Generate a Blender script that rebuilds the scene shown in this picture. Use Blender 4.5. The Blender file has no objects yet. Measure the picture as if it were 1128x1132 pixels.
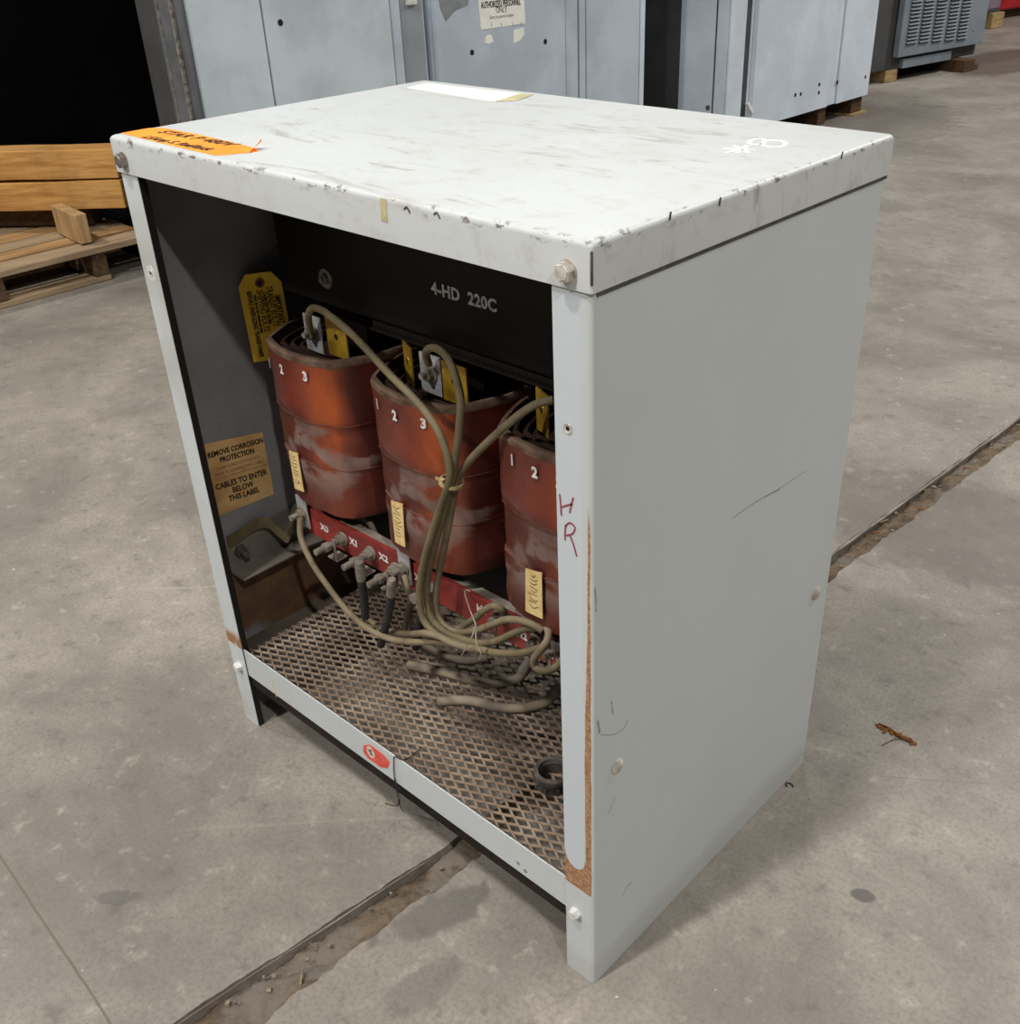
import bpy, math, random
from mathutils import Vector, Matrix, Euler, noise as mnoise
random.seed(7)
SC = bpy.context.scene
COL = SC.collection
R = math.radians

# ------------------------------------------------------------------ camera
S = 0.94
FPX = 1141.9
CAM = Vector((0.55661685, -0.66539789, 1.24642856)) * S
EUL = Euler((R(59.22882893), R(1.60333575), R(42.28857528)), 'XYZ')
PPX, PPY = 597.81, 571.20
cd = bpy.data.cameras.new('camera')
cam = bpy.data.objects.new('camera', cd)
COL.objects.link(cam)
cam.location = CAM
cam.rotation_euler = EUL
cd.sensor_fit = 'HORIZONTAL'
cd.sensor_width = 36
cd.lens = 36 * FPX / 1128
cd.shift_x = (564 - PPX) / 1128
cd.shift_y = (PPY - 566) / 1128
cd.clip_start = 0.02
cd.clip_end = 200
SC.camera = cam
RM = EUL.to_matrix()


def ray(px, py):
    return RM @ Vector(((px - PPX) / FPX, -(py - PPY) / FPX, -1.0))


def at(px, py, ax, v):
    d = ray(px, py)
    return CAM + d * ((v - CAM[ax]) / d[ax])


def on_plane(px, py, p0, d):
    n = Vector((d[1], -d[0], 0))
    r = ray(px, py)
    return CAM + r * ((Vector(p0) - CAM).dot(n) / r.dot(n))


# ------------------------------------------------------------------ materials
def lin(v):
    v = v / 255.0
    return v / 12.92 if v <= 0.04045 else ((v + 0.055) / 1.055) ** 2.4


def C(r, g, b):
    return (lin(r), lin(g), lin(b), 1.0)


class Nd:
    """small node helper around one material"""

    def __init__(self, name):
        self.m = bpy.data.materials.new(name)
        self.m.use_nodes = True
        self.t = self.m.node_tree
        self.t.nodes.clear()
        self.out = self.t.nodes.new('ShaderNodeOutputMaterial')
        self.b = self.t.nodes.new('ShaderNodeBsdfPrincipled')
        self.t.links.new(self.b.outputs[0], self.out.inputs[0])
        self.co = self.t.nodes.new('ShaderNodeTexCoord').outputs['Object']

    def put(self, sock, v):
        if isinstance(v, bpy.types.NodeSocket):
            self.t.links.new(v, sock)
        else:
            sock.default_value = v

    def math(self, op, a, b=0.0, clamp=False):
        n = self.t.nodes.new('ShaderNodeMath')
        n.operation = op
        n.use_clamp = clamp
        self.put(n.inputs[0], a)
        self.put(n.inputs[1], b)
        return n.outputs[0]

    def xyz(self, v=None):
        n = self.t.nodes.new('ShaderNodeSeparateXYZ')
        self.put(n.inputs[0], v if v is not None else self.co)
        return n.outputs

    def mapping(self, scale=(1, 1, 1), loc=(0, 0, 0), rot=(0, 0, 0), v=None):
        n = self.t.nodes.new('ShaderNodeMapping')
        self.put(n.inputs['Vector'], v if v is not None else self.co)
        n.inputs['Scale'].default_value = scale
        n.inputs['Location'].default_value = loc
        n.inputs['Rotation'].default_value = rot
        return n.outputs[0]

    def noise(self, scale, detail=5, rough=0.6, stretch=(1, 1, 1), loc=(0, 0, 0), rot=(0, 0, 0), dist=0.0):
        n = self.t.nodes.new('ShaderNodeTexNoise')
        self.put(n.inputs['Vector'], self.mapping(stretch, loc, rot))
        n.inputs['Scale'].default_value = scale
        n.inputs['Detail'].default_value = detail
        n.inputs['Roughness'].default_value = rough
        n.inputs['Distortion'].default_value = dist
        return n.outputs['Fac']

    def step(self, v, lo, hi, a=0.0, b=1.0):
        n = self.t.nodes.new('ShaderNodeMapRange')
        n.interpolation_type = 'SMOOTHSTEP'
        self.put(n.inputs['Value'], v)
        n.inputs['From Min'].default_value = lo
        n.inputs['From Max'].default_value = hi
        n.inputs['To Min'].default_value = a
        n.inputs['To Max'].default_value = b
        return n.outputs['Result']

    def mix(self, f, a, b, mode='MIX'):
        n = self.t.nodes.new('ShaderNodeMix')
        n.data_type = 'RGBA'
        n.blend_type = mode
        self.put(n.inputs['Factor'], f)
        self.put(n.inputs['A'], a)
        self.put(n.inputs['B'], b)
        # RGBA sockets sit behind the float ones
        ins = [s for s in n.inputs if s.type == 'RGBA']
        self.put(n.inputs[0], f)
        self.put(ins[0], a)
        self.put(ins[1], b)
        return [s for s in n.outputs if s.type == 'RGBA'][0]

    def bump(self, h, strength=0.3, dist=0.002):
        n = self.t.nodes.new('ShaderNodeBump')
        self.put(n.inputs['Height'], h)
        n.inputs['Strength'].default_value = strength
        n.inputs['Distance'].default_value = dist
        self.t.links.new(n.outputs[0], self.b.inputs['Normal'])

    def fin(self, col, rough=0.5, metal=0.0, spec=0.5, coat=0.0):
        self.put(self.b.inputs['Base Color'], col)
        self.put(self.b.inputs['Roughness'], rough)
        self.put(self.b.inputs['Metallic'], metal)
        self.put(self.b.inputs['Specular IOR Level'], spec)
        if coat:
            self.put(self.b.inputs['Coat Weight'], coat)
            self.b.inputs['Coat Roughness'].default_value = 0.25
        return self.m


def plain(name, a, b=None, scale=20, rough=0.5, metal=0.0, spec=0.4, stretch=(1, 1, 1), lo=0.35, hi=0.65, bump=0.0, bdist=0.001, coat=0.0):
    n = Nd(name)
    b = b or a
    f = n.noise(scale, stretch=stretch)
    col = n.mix(n.step(f, lo, hi), a, b)
    if bump:
        n.bump(f, bump, bdist)
    return n.fin(col, rough, metal, spec, coat)


def paint_mat(name, base, dirt, streak=(1, 1, 1), amount=0.62, fine=60, rough=0.45):
    """painted sheet metal with soft mottling and scattered dirt"""
    n = Nd(name)
    f1 = n.noise(3.0, detail=6, stretch=streak)
    c = n.mix(n.step(f1, 0.3, 0.75, 0.0, 0.22), base, dirt)
    f2 = n.noise(14, detail=8, rough=0.7, stretch=streak, loc=(3, 1, 7))
    c = n.mix(n.step(f2, amount, amount + 0.1, 0, 0.55), c, dirt)
    f3 = n.noise(fine, detail=3, loc=(9, 2, 4))
    c = n.mix(n.step(f3, 0.74, 0.78, 0, 0.7), c, dirt)
    n.bump(f2, 0.04, 0.001)
    return n, c, n.fin(c, rough, 0, 0.4)


M = {}
GREY = C(203, 208, 208)
DIRT = C(140, 132, 118)
_, _, M['paint'] = paint_mat('grey_enclosure_paint', GREY, DIRT, amount=0.68)

# lid : paint, long dirt streaks, chipped edges
n = Nd('lid_paint')
x, y, z = n.xyz()
f1 = n.noise(3.2, detail=7, stretch=(1, 1, 1))
c = n.mix(n.step(f1, 0.35, 0.75, 0, 0.3), C(205, 208, 207), C(180, 178, 170))
f2 = n.noise(7, detail=10, rough=0.72, stretch=(0.8, 3.4, 1), rot=(0, 0, R(-24)), dist=1.2)
f2b = n.noise(5, detail=4, loc=(5, 3, 0))
sm = n.math('MULTIPLY', n.step(f2, 0.535, 0.64), n.step(f2b, 0.34, 0.60))
c = n.mix(n.math('MULTIPLY', sm, 0.5), c, C(142, 132, 116))
f5 = n.noise(26, detail=6, rough=0.7, stretch=(0.7, 2.6, 1), rot=(0, 0, R(-35)), dist=2.0, loc=(2, 8, 1))
c = n.mix(n.step(f5, 0.65, 0.70, 0, 0.5), c, C(110, 100, 86))
edge = n.math('MAXIMUM', n.step(y, 0.006, -0.003), n.step(x, -0.006, 0.003))
edge = n.math('MULTIPLY', edge, n.step(z, 0.926, 0.936))
fmot = n.noise(30, detail=7, rough=0.7, loc=(6, 1, 2))
c = n.mix(n.step(fmot, 0.5, 0.72, 0, 0.35), c, C(168, 162, 150))
f3 = n.noise(75, detail=6, rough=0.7, stretch=(.6, .6, 1.2))
c = n.mix(n.math('MULTIPLY', edge, n.step(f3, 0.55, 0.62, 0, .9)), c, C(98, 84, 72))
f4 = n.noise(70, detail=2, loc=(1, 7, 3))
c = n.mix(n.step(f4, 0.77, 0.8, 0, 0.8), c, C(70, 62, 54))
n.bump(f2, 0.05, 0.001)
M['lid'] = n.fin(c, 0.42, 0, 0.4)

# inner left panel : paint outside, dusty and rusty inside
n = Nd('left_panel_paint')
x, y, z = n.xyz()
f1 = n.noise(6, detail=7)
f2 = n.noise(22, detail=6, rough=0.7, loc=(4, 4, 2))
outer = n.mix(n.step(f1, 0.4, 0.7, 0, 0.5), GREY, C(160, 152, 140))
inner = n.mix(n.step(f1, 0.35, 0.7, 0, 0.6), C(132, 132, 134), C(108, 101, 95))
inner = n.mix(n.step(f2, 0.66, 0.74, 0, 0.6), inner, C(96, 66, 44))
lowz = n.math('ADD', z, n.math('MULTIPLY', n.math('SUBTRACT', f1, 0.5), 0.16))
rustzone = n.math('MULTIPLY', n.step(lowz, 0.295, 0.265), n.step(lowz, 0.135, 0.165))
rustc = n.mix(n.step(f2, 0.35, 0.65), C(112, 80, 52), C(86, 62, 44))
inner = n.mix(n.math('MULTIPLY', rustzone, 0.95), inner, rustc)
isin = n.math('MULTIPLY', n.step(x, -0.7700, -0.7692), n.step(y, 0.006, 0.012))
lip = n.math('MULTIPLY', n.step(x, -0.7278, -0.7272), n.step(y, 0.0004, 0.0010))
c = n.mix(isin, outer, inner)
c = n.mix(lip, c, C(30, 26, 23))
fp = n.step(z, 0.195, 0.178)
fp = n.math('MULTIPLY', fp, n.step(z, 0.162, 0.164))
fp = n.math('MULTIPLY', fp, n.step(y, 0.003, 0.001))
fp = n.math('MULTIPLY', fp, n.step(f2, 0.40, 0.5))
c = n.mix(fp, c, C(160, 112, 76))
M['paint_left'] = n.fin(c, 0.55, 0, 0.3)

# right panel : paint with the rust outline left by a removed cover
n = Nd('right_panel_paint')
x, y, z = n.xyz()
f1 = n.noise(3, detail=6)
f2 = n.noise(180, detail=4, rough=0.7)
f3 = n.noise(16, detail=8, rough=0.7, loc=(5, 2, 3))
c = n.mix(n.step(f1, 0.35, 0.7, 0, 0.2), C(200, 205, 204), C(178, 178, 173))
c = n.mix(n.step(f3, 0.70, 0.78, 0, 0.6), c, C(130, 122, 108))
front = n.step(y, 0.0035, 0.0012)
cover = n.math('MULTIPLY', n.step(z, 0.19, 0.2), n.step(x, -0.0125, -0.0135))
c = n.mix(n.math('MULTIPLY', n.math('MULTIPLY', front, cover), 0.45), c, C(200, 210, 220))
# u-shaped lower end of the clean patch: distance to the middle line of the patch
ux = n.math('DIVIDE', n.math('ADD', x, 0.0275), 0.0150)
uz = n.math('DIVIDE', n.math('SUBTRACT', z, 0.216), 0.022)
rad = n.math('SQRT', n.math('ADD', n.math('MULTIPLY', ux, ux), n.math('MULTIPLY', uz, uz)))
jag = n.math('MULTIPLY', n.math('SUBTRACT', f3, 0.5), 0.004)
low = n.math('MULTIPLY', n.step(z, 0.216, 0.214), n.step(rad, 1.0, 1.04))
xj = n.math('ADD', x, jag)
stripe = n.math('MULTIPLY', n.step(xj, -0.0125, -0.0118), n.step(xj, -0.0028, -0.0034))
wide = n.math('ADD', xj, n.math('MULTIPLY', n.step(z, 0.36, 0.62), -0.0055))
stripe = n.math('MULTIPLY', stripe, n.step(wide, -0.0118, -0.0108))
stripe = n.math('MULTIPLY', stripe, n.step(z, 0.70, 0.66))
low = n.math('MULTIPLY', low, n.step(xj, -0.0028, -0.0034))
rm = n.math('MAXIMUM', low, stripe)
rm = n.math('MULTIPLY', rm, n.step(z, 0.1605, 0.1625))
rm = n.math('MULTIPLY', rm, front)
rc = n.mix(n.step(f2, 0.4, 0.62), C(150, 104, 70), C(186, 146, 112))
c = n.mix(rm, c, rc)
foot = n.math('MULTIPLY', n.step(n.math('ADD', z, n.math('MULTIPLY', n.math('SUBTRACT', f3, .5), .05)), 0.055, 0.030), 0.22)
c = n.mix(foot, c, C(150, 138, 122))
M['paint_right'] = n.fin(c, 0.45, 0, 0.4)

M['inside'] = plain('dark_inner_sheet', C(44, 38, 35), C(30, 25, 22), 8, 0.7, 0, 0.15)
M['lid_seam_grey'] = plain('dark_seam_grey', C(96, 94, 90), C(80, 78, 74), 40, 0.8, 0, 0.1)
M['steel'] = plain('dull_zinc_steel', C(176, 174, 168), C(120, 112, 102), 60, 0.45, 0.5)
M['bolt_white'] = plain('painted_bolt', C(214, 213, 206), C(170, 160, 146), 90, 0.4, 0.1)
M['bolt_bright'] = plain('bright_zinc_bolt', C(236, 236, 232), C(206, 204, 196), 80, 0.35, 0.2)
M['dusty'] = plain('dusty_grey_metal', C(140, 130, 118), C(112, 103, 93), 50, 0.8, 0.1, 0.2)
M['dusty_dark'] = plain('dusty_dark_metal', C(96, 88, 80), C(66, 60, 54), 40, 0.85, 0, 0.2)
M['hole'] = plain('black_hole', C(14, 12, 11), C(40, 28, 20), 300, 0.9)
M['mesh'] = plain('dusty_expanded_metal', C(156, 138, 120), C(116, 98, 82), 9, 0.85, 0.0, 0.2, lo=0.3, hi=0.62)
M['black'] = plain('black_core_lacquer', C(13, 13, 13), C(22, 14, 11), 9, 0.5, 0, 0.2)
M['stencil'] = plain('stencil_white', C(232, 234, 236), C(190, 190, 190), 120, 0.7)
M['white_ink'] = plain('white_marking', C(240, 240, 240), C(205, 195, 190), 150, 0.6)
M['seam'] = plain('varnished_tape_edge', C(136, 84, 66), C(92, 50, 40), 40, 0.5)
M['paper_rim'] = plain('insulating_paper_edge', C(140, 116, 98), C(88, 66, 54), 30, 0.85, 0, 0.2, lo=.3, hi=.7)
M['inner_rim'] = plain('brown_inner_winding', C(66, 46, 36), C(40, 28, 23), 26, 0.75, 0, 0.2)
M['clamp_dark'] = plain('dark_brown_clamp', C(38, 28, 23), C(26, 20, 17), 20, 0.8, 0, 0.15)
M['brass'] = plain('yellow_brass_plate', C(196, 160, 48), C(150, 112, 34), 34, 0.38, 0.35)
M['silver'] = plain('silver_plate', C(204, 204, 208), C(160, 156, 156), 50, 0.4, 0.35)
M['red'] = plain('red_terminal_board', C(162, 62, 54), C(122, 46, 42), 10, 0.5, 0, 0.4)
M['lead'] = plain('beige_lead_sleeve', C(134, 120, 96), C(104, 92, 72), 16, 0.7, 0, 0.3)
M['lead_olive'] = plain('olive_lead_sleeve', C(122, 110, 82), C(98, 87, 64), 16, 0.65, 0, 0.3)
M['cable'] = plain('dusty_grey_cable', C(152, 138, 120), C(132, 118, 104), 14, 0.8, 0, 0.2)
M['cable_dark'] = plain('black_cable', C(62, 60, 58), C(46, 44, 42), 24, 0.7, 0, 0.2)
M['bracket'] = plain('dusty_bracket_steel', C(128, 119, 110), C(104, 96, 88), 12, 0.7, 0.1, 0.3)
M['tie'] = plain('cream_cable_tie', C(178, 160, 110), C(150, 134, 92), 80, 0.6)
M['twine'] = plain('pale_cord', C(160, 148, 130), C(130, 118, 102), 80, 0.8)
M['bushing'] = plain('dusty_black_plastic', C(98, 90, 82), C(64, 58, 54), 40, 0.75, 0, 0.2)
M['thread'] = plain('dark_thread', C(52, 48, 46), C(40, 36, 34), 80, 0.8)
M['tag'] = plain('yellow_card', C(238, 200, 72), C(220, 178, 56), 12, 0.7, 0, 0.2)
M['eyelet'] = plain('brown_reinforcing_ring', C(128, 72, 48), C(100, 54, 36), 60, 0.8)
M['ink'] = plain('black_ink', C(26, 22, 20), C(34, 28, 24), 60, 0.8)
M['faint_ink'] = plain('faded_ink', C(120, 92, 62), C(100, 76, 52), 60, 0.8)
M['tag_ink'] = plain('faded_tag_ink', C(96, 76, 28), C(70, 54, 22), 60, 0.8)
M['old_label'] = plain('aged_paper_label', C(206, 170, 116), C(164, 124, 76), 16, 0.8, 0, 0.2, lo=.35, hi=.7)
M['cream_label'] = plain('cream_tape_label', C(236, 208, 150), C(220, 186, 122), 60, 0.7, 0, 0.2)
M['orange'] = plain('orange_tape', C(248, 164, 62), C(240, 150, 52), 20, 0.6, 0, 0.3)
M['white_paper'] = plain('white_paper', C(240, 240, 232), C(232, 230, 220), 30, 0.7)
M['masking'] = plain('old_yellowed_tape', C(206, 198, 158), C(180, 170, 130), 30, 0.7)
M['sticker_red'] = plain('red_sticker', C(222, 70, 60), C(230, 98, 84), 60, 0.45)
M['sticker_white'] = plain('white_sticker_disc', C(232, 222, 210), C(214, 200, 186), 80, 0.5)
M['sticker_dark'] = plain('dark_red_mark', C(96, 50, 46), C(84, 44, 40), 80, 0.5)
M['red_ink'] = plain('dark_red_marker', C(158, 82, 92), C(128, 60, 72), 160, 0.7)
M['scuff'] = plain('scuff_mark', C(128, 127, 124), C(160, 160, 157), 120, 0.8, lo=.4, hi=.6)
M['top_white'] = plain('white_paint_marker', C(248, 248, 246), C(236, 236, 232), 90, 0.6)
M['dust_band'] = plain('dusty_flange', C(112, 102, 92), C(84, 74, 66), 14, 0.9, 0, 0.15)
M['leaf'] = plain('rusty_scrap', C(150, 92, 40), C(96, 58, 28), 60, 0.8)
M['grit'] = plain('pale_grit', C(150, 136, 116), C(100, 88, 72), 60, 0.9)
M['edge_steel'] = plain('worn_steel_edge', C(176, 168, 156), C(120, 110, 98), 8, 0.5, 0.3)

# coil varnish
n = Nd('coil_varnish')
x, y, z = n.xyz()
f1 = n.noise(9, detail=5, stretch=(1, 1, 0.7))
f2 = n.noise(30, detail=7, rough=0.7, loc=(3, 3, 3))
c = n.mix(n.step(f1, 0.35, 0.65), C(124, 50, 32), C(86, 34, 28))
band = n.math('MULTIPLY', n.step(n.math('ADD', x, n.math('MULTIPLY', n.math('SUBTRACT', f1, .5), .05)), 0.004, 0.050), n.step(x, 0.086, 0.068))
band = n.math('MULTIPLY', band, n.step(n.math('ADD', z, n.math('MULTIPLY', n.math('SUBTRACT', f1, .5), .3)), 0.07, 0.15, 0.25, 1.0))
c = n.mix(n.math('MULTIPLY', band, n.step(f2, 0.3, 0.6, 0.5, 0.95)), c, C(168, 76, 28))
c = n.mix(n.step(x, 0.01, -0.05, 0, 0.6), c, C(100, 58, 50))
f3 = n.noise(9, detail=5, rough=0.55, stretch=(1, 1, 1.8), loc=(7, 1, 2), dist=0.8)
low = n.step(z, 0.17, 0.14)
dustm = n.math('MULTIPLY', n.math('MULTIPLY', n.step(f3, 0.50, 0.60), low), n.step(z, 0.02, 0.06, 0.1, 1))
c = n.mix(n.math('MULTIPLY', dustm, 0.85), c, C(134, 112, 102))
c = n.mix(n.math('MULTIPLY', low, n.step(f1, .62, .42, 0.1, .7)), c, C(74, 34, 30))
c = n.mix(n.step(f2, 0.6, 0.75, 0, 0.35), c, C(120, 96, 84))
n.bump(f2, 0.06, 0.002)
M['coil'] = n.fin(c, n.math('MAXIMUM', n.step(f2, 0.3, 0.7, 0.28, 0.5), n.math('MULTIPLY', dustm, .8)), 0, 0.5)


def wood(name, a, b, axis, scale=5, rot=0.0):
    n = Nd(name)
    st = [11, 11, 11]
    st[axis] = 0.8
    mp = n.mapping((1, 1, 1), rot=(0, 0, rot))
    keep = n.co
    n.co = mp
    f = n.noise(scale, detail=6, rough=0.65, stretch=tuple(st), dist=0.6)
    n.co = keep
    c = n.mix(n.step(f, 0.3, 0.7), a, b)
    g = n.noise(4, detail=4, loc=(2, 2, 2))
    c = n.mix(n.step(g, 0.5, 0.75, 0, 0.35), c, C(90, 70, 48))
    n.bump(f, 0.15, 0.004)
    return n.fin(c, 0.75, 0, 0.2)


M['timber'] = wood('pine_timber', C(214, 164, 98), C(178, 126, 66), 0, 5, -0.707)
M['timber_end'] = wood('pine_timber_across', C(196, 164, 120), C(158, 124, 82), 2)
M['pallet_y'] = wood('pallet_board', C(190, 154, 108), C(148, 112, 72), 1)
M['pallet_grey'] = wood('weathered_pallet_board', C(176, 152, 122), C(142, 120, 96), 1)
M['pallet_dark'] = wood('dark_pallet_wood', C(104, 82, 60), C(70, 54, 40), 0)
M['block'] = wood('skid_block', C(176, 150, 108), C(140, 114, 78), 1)
M['block_dark'] = wood('dark_skid_block', C(96, 72, 50), C(66, 48, 34), 1)

for nm, a, b in (('bg_a', C(200, 211, 217), C(180, 190, 196)), ('bg_b', C(190, 201, 212), C(172, 182, 192)),
                 ('bg_c', C(212, 221, 232), C(196, 205, 215)), ('bg_side', C(150, 156, 162), C(132, 138, 143))):
    M[nm] = plain('switchgear_' + nm[3:] + '_paint', a, b, 3.0, 0.5, 0, 0.4)
M['bg_seam'] = plain('dark_panel_gap', C(70, 74, 78), C(56, 60, 64), 10, 0.7)
M['bg_post'] = plain('dull_galvanised_post', C(112, 114, 118), C(92, 94, 98), 6, 0.5, 0.2)
M['bg_void'] = plain('black_void_shade', C(10, 10, 11), C(14, 14, 14), 4, 0.9, 0, 0.05)
M['louver'] = plain('slate_grey_paint', C(126, 134, 142), C(112, 120, 128), 4, 0.45)
M['louver_dark'] = plain('charcoal_paint_and_shade', C(72, 72, 72), C(60, 60, 60), 4, 0.6)  # charcoal paint; on cabinet C's side it stands for shadow
M['purple'] = plain('mauve_grey_paint', C(130, 112, 122), C(112, 96, 104), 4, 0.6)
M['redpaint'] = plain('red_machine_paint', C(176, 34, 40), C(150, 26, 32), 4, 0.5)
M['smudge'] = plain('grey_grime', C(120, 124, 128), C(138, 143, 148), 30, 0.7)

# concrete floor
n = Nd('stained_concrete')
x, y, z = n.xyz()
f1 = n.noise(1.9, detail=9, rough=0.66, dist=.4)
f2 = n.noise(6.5, detail=9, rough=0.68, loc=(4, 2, 0))
f3 = n.noise(150, detail=5, rough=0.75)
f4 = n.noise(24, detail=6, rough=0.7, loc=(8, 3, 0))
c = n.mix(n.step(f1, 0.32, 0.68), C(122, 115, 106), C(162, 154, 143))
c = n.mix(n.step(f2, 0.40, 0.68, 0, 0.55), c, C(124, 117, 108))
c = n.mix(n.step(f3, 0.42, 0.66, 0, 0.50), c, C(108, 101, 93))
c = n.mix(n.step(f4, 0.56, 0.72, 0, 0.5), c, C(184, 176, 163))
c = n.mix(n.step(f4, 0.46, 0.32, 0, 0.55), c, C(104, 97, 89))
fsp = n.noise(46, detail=1, rough=0.3, loc=(1, 9, 0))
c = n.mix(n.step(fsp, 0.815, 0.83, 0, 0.6), c, C(206, 198, 184))


def blot(c, cx, cy, rx, ry, rot, col, amt, rag=0.5):
    ca, sa = math.cos(rot), math.sin(rot)
    dx = n.math('SUBTRACT', x, cx)
    dy = n.math('SUBTRACT', y, cy)
    u = n.math('DIVIDE', n.math('ADD', n.math('MULTIPLY', dx, ca), n.math('MULTIPLY', dy, sa)), rx)
    v = n.math('DIVIDE', n.math('SUBTRACT', n.math('MULTIPLY', dy, ca), n.math('MULTIPLY', dx, sa)), ry)
    d = n.math('SQRT', n.math('ADD', n.math('MULTIPLY', u, u), n.math('MULTIPLY', v, v)))
    d = n.math('ADD', d, n.math('ADD', n.math('MULTIPLY', n.math('SUBTRACT', f2, 0.5), rag * 3.5), n.math('MULTIPLY', n.math('SUBTRACT', f4, 0.5), rag * 2.5)))
    return n.mix(n.step(d, 1.12, 0.80, 0, amt), c, col)


def line(c, p, q, w, col, amt, wob=0.012):
    (ax, ay), (bx, by) = p, q
    L = math.hypot(bx - ax, by - ay)
    ux, uy = (bx - ax) / L, (by - ay) / L
    dx = n.math('SUBTRACT', x, ax)
    dy = n.math('SUBTRACT', y, ay)
    u = n.math('ADD', n.math('MULTIPLY', dx, ux), n.math('MULTIPLY', dy, uy))
    v = n.math('SUBTRACT', n.math('MULTIPLY', dy, ux), n.math('MULTIPLY', dx, uy))
    v = n.math('ABSOLUTE', n.math('ADD', v, n.math('MULTIPLY', n.math('SUBTRACT', f2, 0.5), wob)))
    m = n.math('MULTIPLY', n.step(v, w, w * 0.4), n.math('MULTIPLY', n.step(u, 0, 0.01), n.step(u, L, L - 0.01)))
    return n.mix(n.math('MULTIPLY', m, amt), c, col)


STAIN = C(78, 74, 70)
c = blot(c, 0.190, 0.345, 0.017, 0.012, 0.5, STAIN, 0.8, 0.35)
c = blot(c, -0.582, -0.328, 0.040, 0.013, 0.75, C(96, 92, 88), 0.6, 0.6)
c = blot(c, -0.228, -0.06, 0.075, 0.030, 1.25, C(98, 93, 88), 0.6, 0.4)
c = blot(c, -0.16, -0.14, 0.05, 0.03, 1.4, C(104, 98, 92), 0.4, 0.5)
c = blot(c, -2.70, 8.25, 0.34, 0.85, 0.1, C(84, 73, 65), 0.8, 0.15)
c = blot(c, -2.4, 5.4, 0.5, 0.8, 0.1, C(104, 96, 88), 0.5, 0.4)
c = blot(c, -0.1, 1.35, 0.35, 0.22, 0.2, C(110, 102, 95), 0.5, 0.5)
c = line(c, (-1.6, -0.36), (-0.40, -0.432), 0.0022, C(104, 92, 76), 0.8, 0.006)
c = line(c, (-1.28, 0.06), (-1.02, 0.30), 0.004, C(176, 168, 154), 0.3)
c = line(c, (-0.62, -0.20), (-0.36, 0.06), 0.004, C(176, 168, 154), 0.15)
c = line(c, (0.10, 0.56), (0.24, 0.66), 0.002, C(120, 110, 102), 0.6)
n.bump(n.math('ADD', n.math('MULTIPLY', f2, 0.5), n.math('MULTIPLY', f3, 0.12)), 0.10, 0.006)
M['floor'] = n.fin(c, n.step(f2, 0.3, 0.7, 0.42, 0.66), 0, 0.45)

n = Nd('packed_dirt')
f1 = n.noise(26, detail=8, rough=0.7)
f2 = n.noise(9, detail=4, loc=(2, 3, 0))
c = n.mix(n.step(f1, 0.3, 0.7), C(84, 72, 60), C(126, 110, 92))
c = n.mix(n.step(f2, 0.52, 0.6, 0, 0.75), c, C(124, 116, 107))
n.bump(f1, 0.8, 0.010)
M['dirt'] = n.fin(c, 0.95, 0, 0.1)


# ------------------------------------------------------------------ mesh builder
def ortho(d):
    d = d.normalized()
    a = Vector((0, 0, 1)) if abs(d.z) < 0.9 else Vector((1, 0, 0))
    u = d.cross(a).normalized()
    return u, d.cross(u).normalized()


def smooth_path(pts, per=6):
    pts = [Vector(p) for p in pts]
    if len(pts) < 3:
        return pts
    P = [pts[0] * 2 - pts[1]] + pts + [pts[-1] * 2 - pts[-2]]
    out = []
    for i in range(1, len(P) - 2):
        p0, p1, p2, p3 = P[i - 1:i + 3]
        for k in range(per):
            t = k / per
            out.append(0.5 * ((2 * p1) + (p2 - p0) * t + (2 * p0 - 5 * p1 + 4 * p2 - p3) * t * t + (3 * p1 - p0 - 3 * p2 + p3) * t ** 3))
    out.append(pts[-1])
    return out


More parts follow.
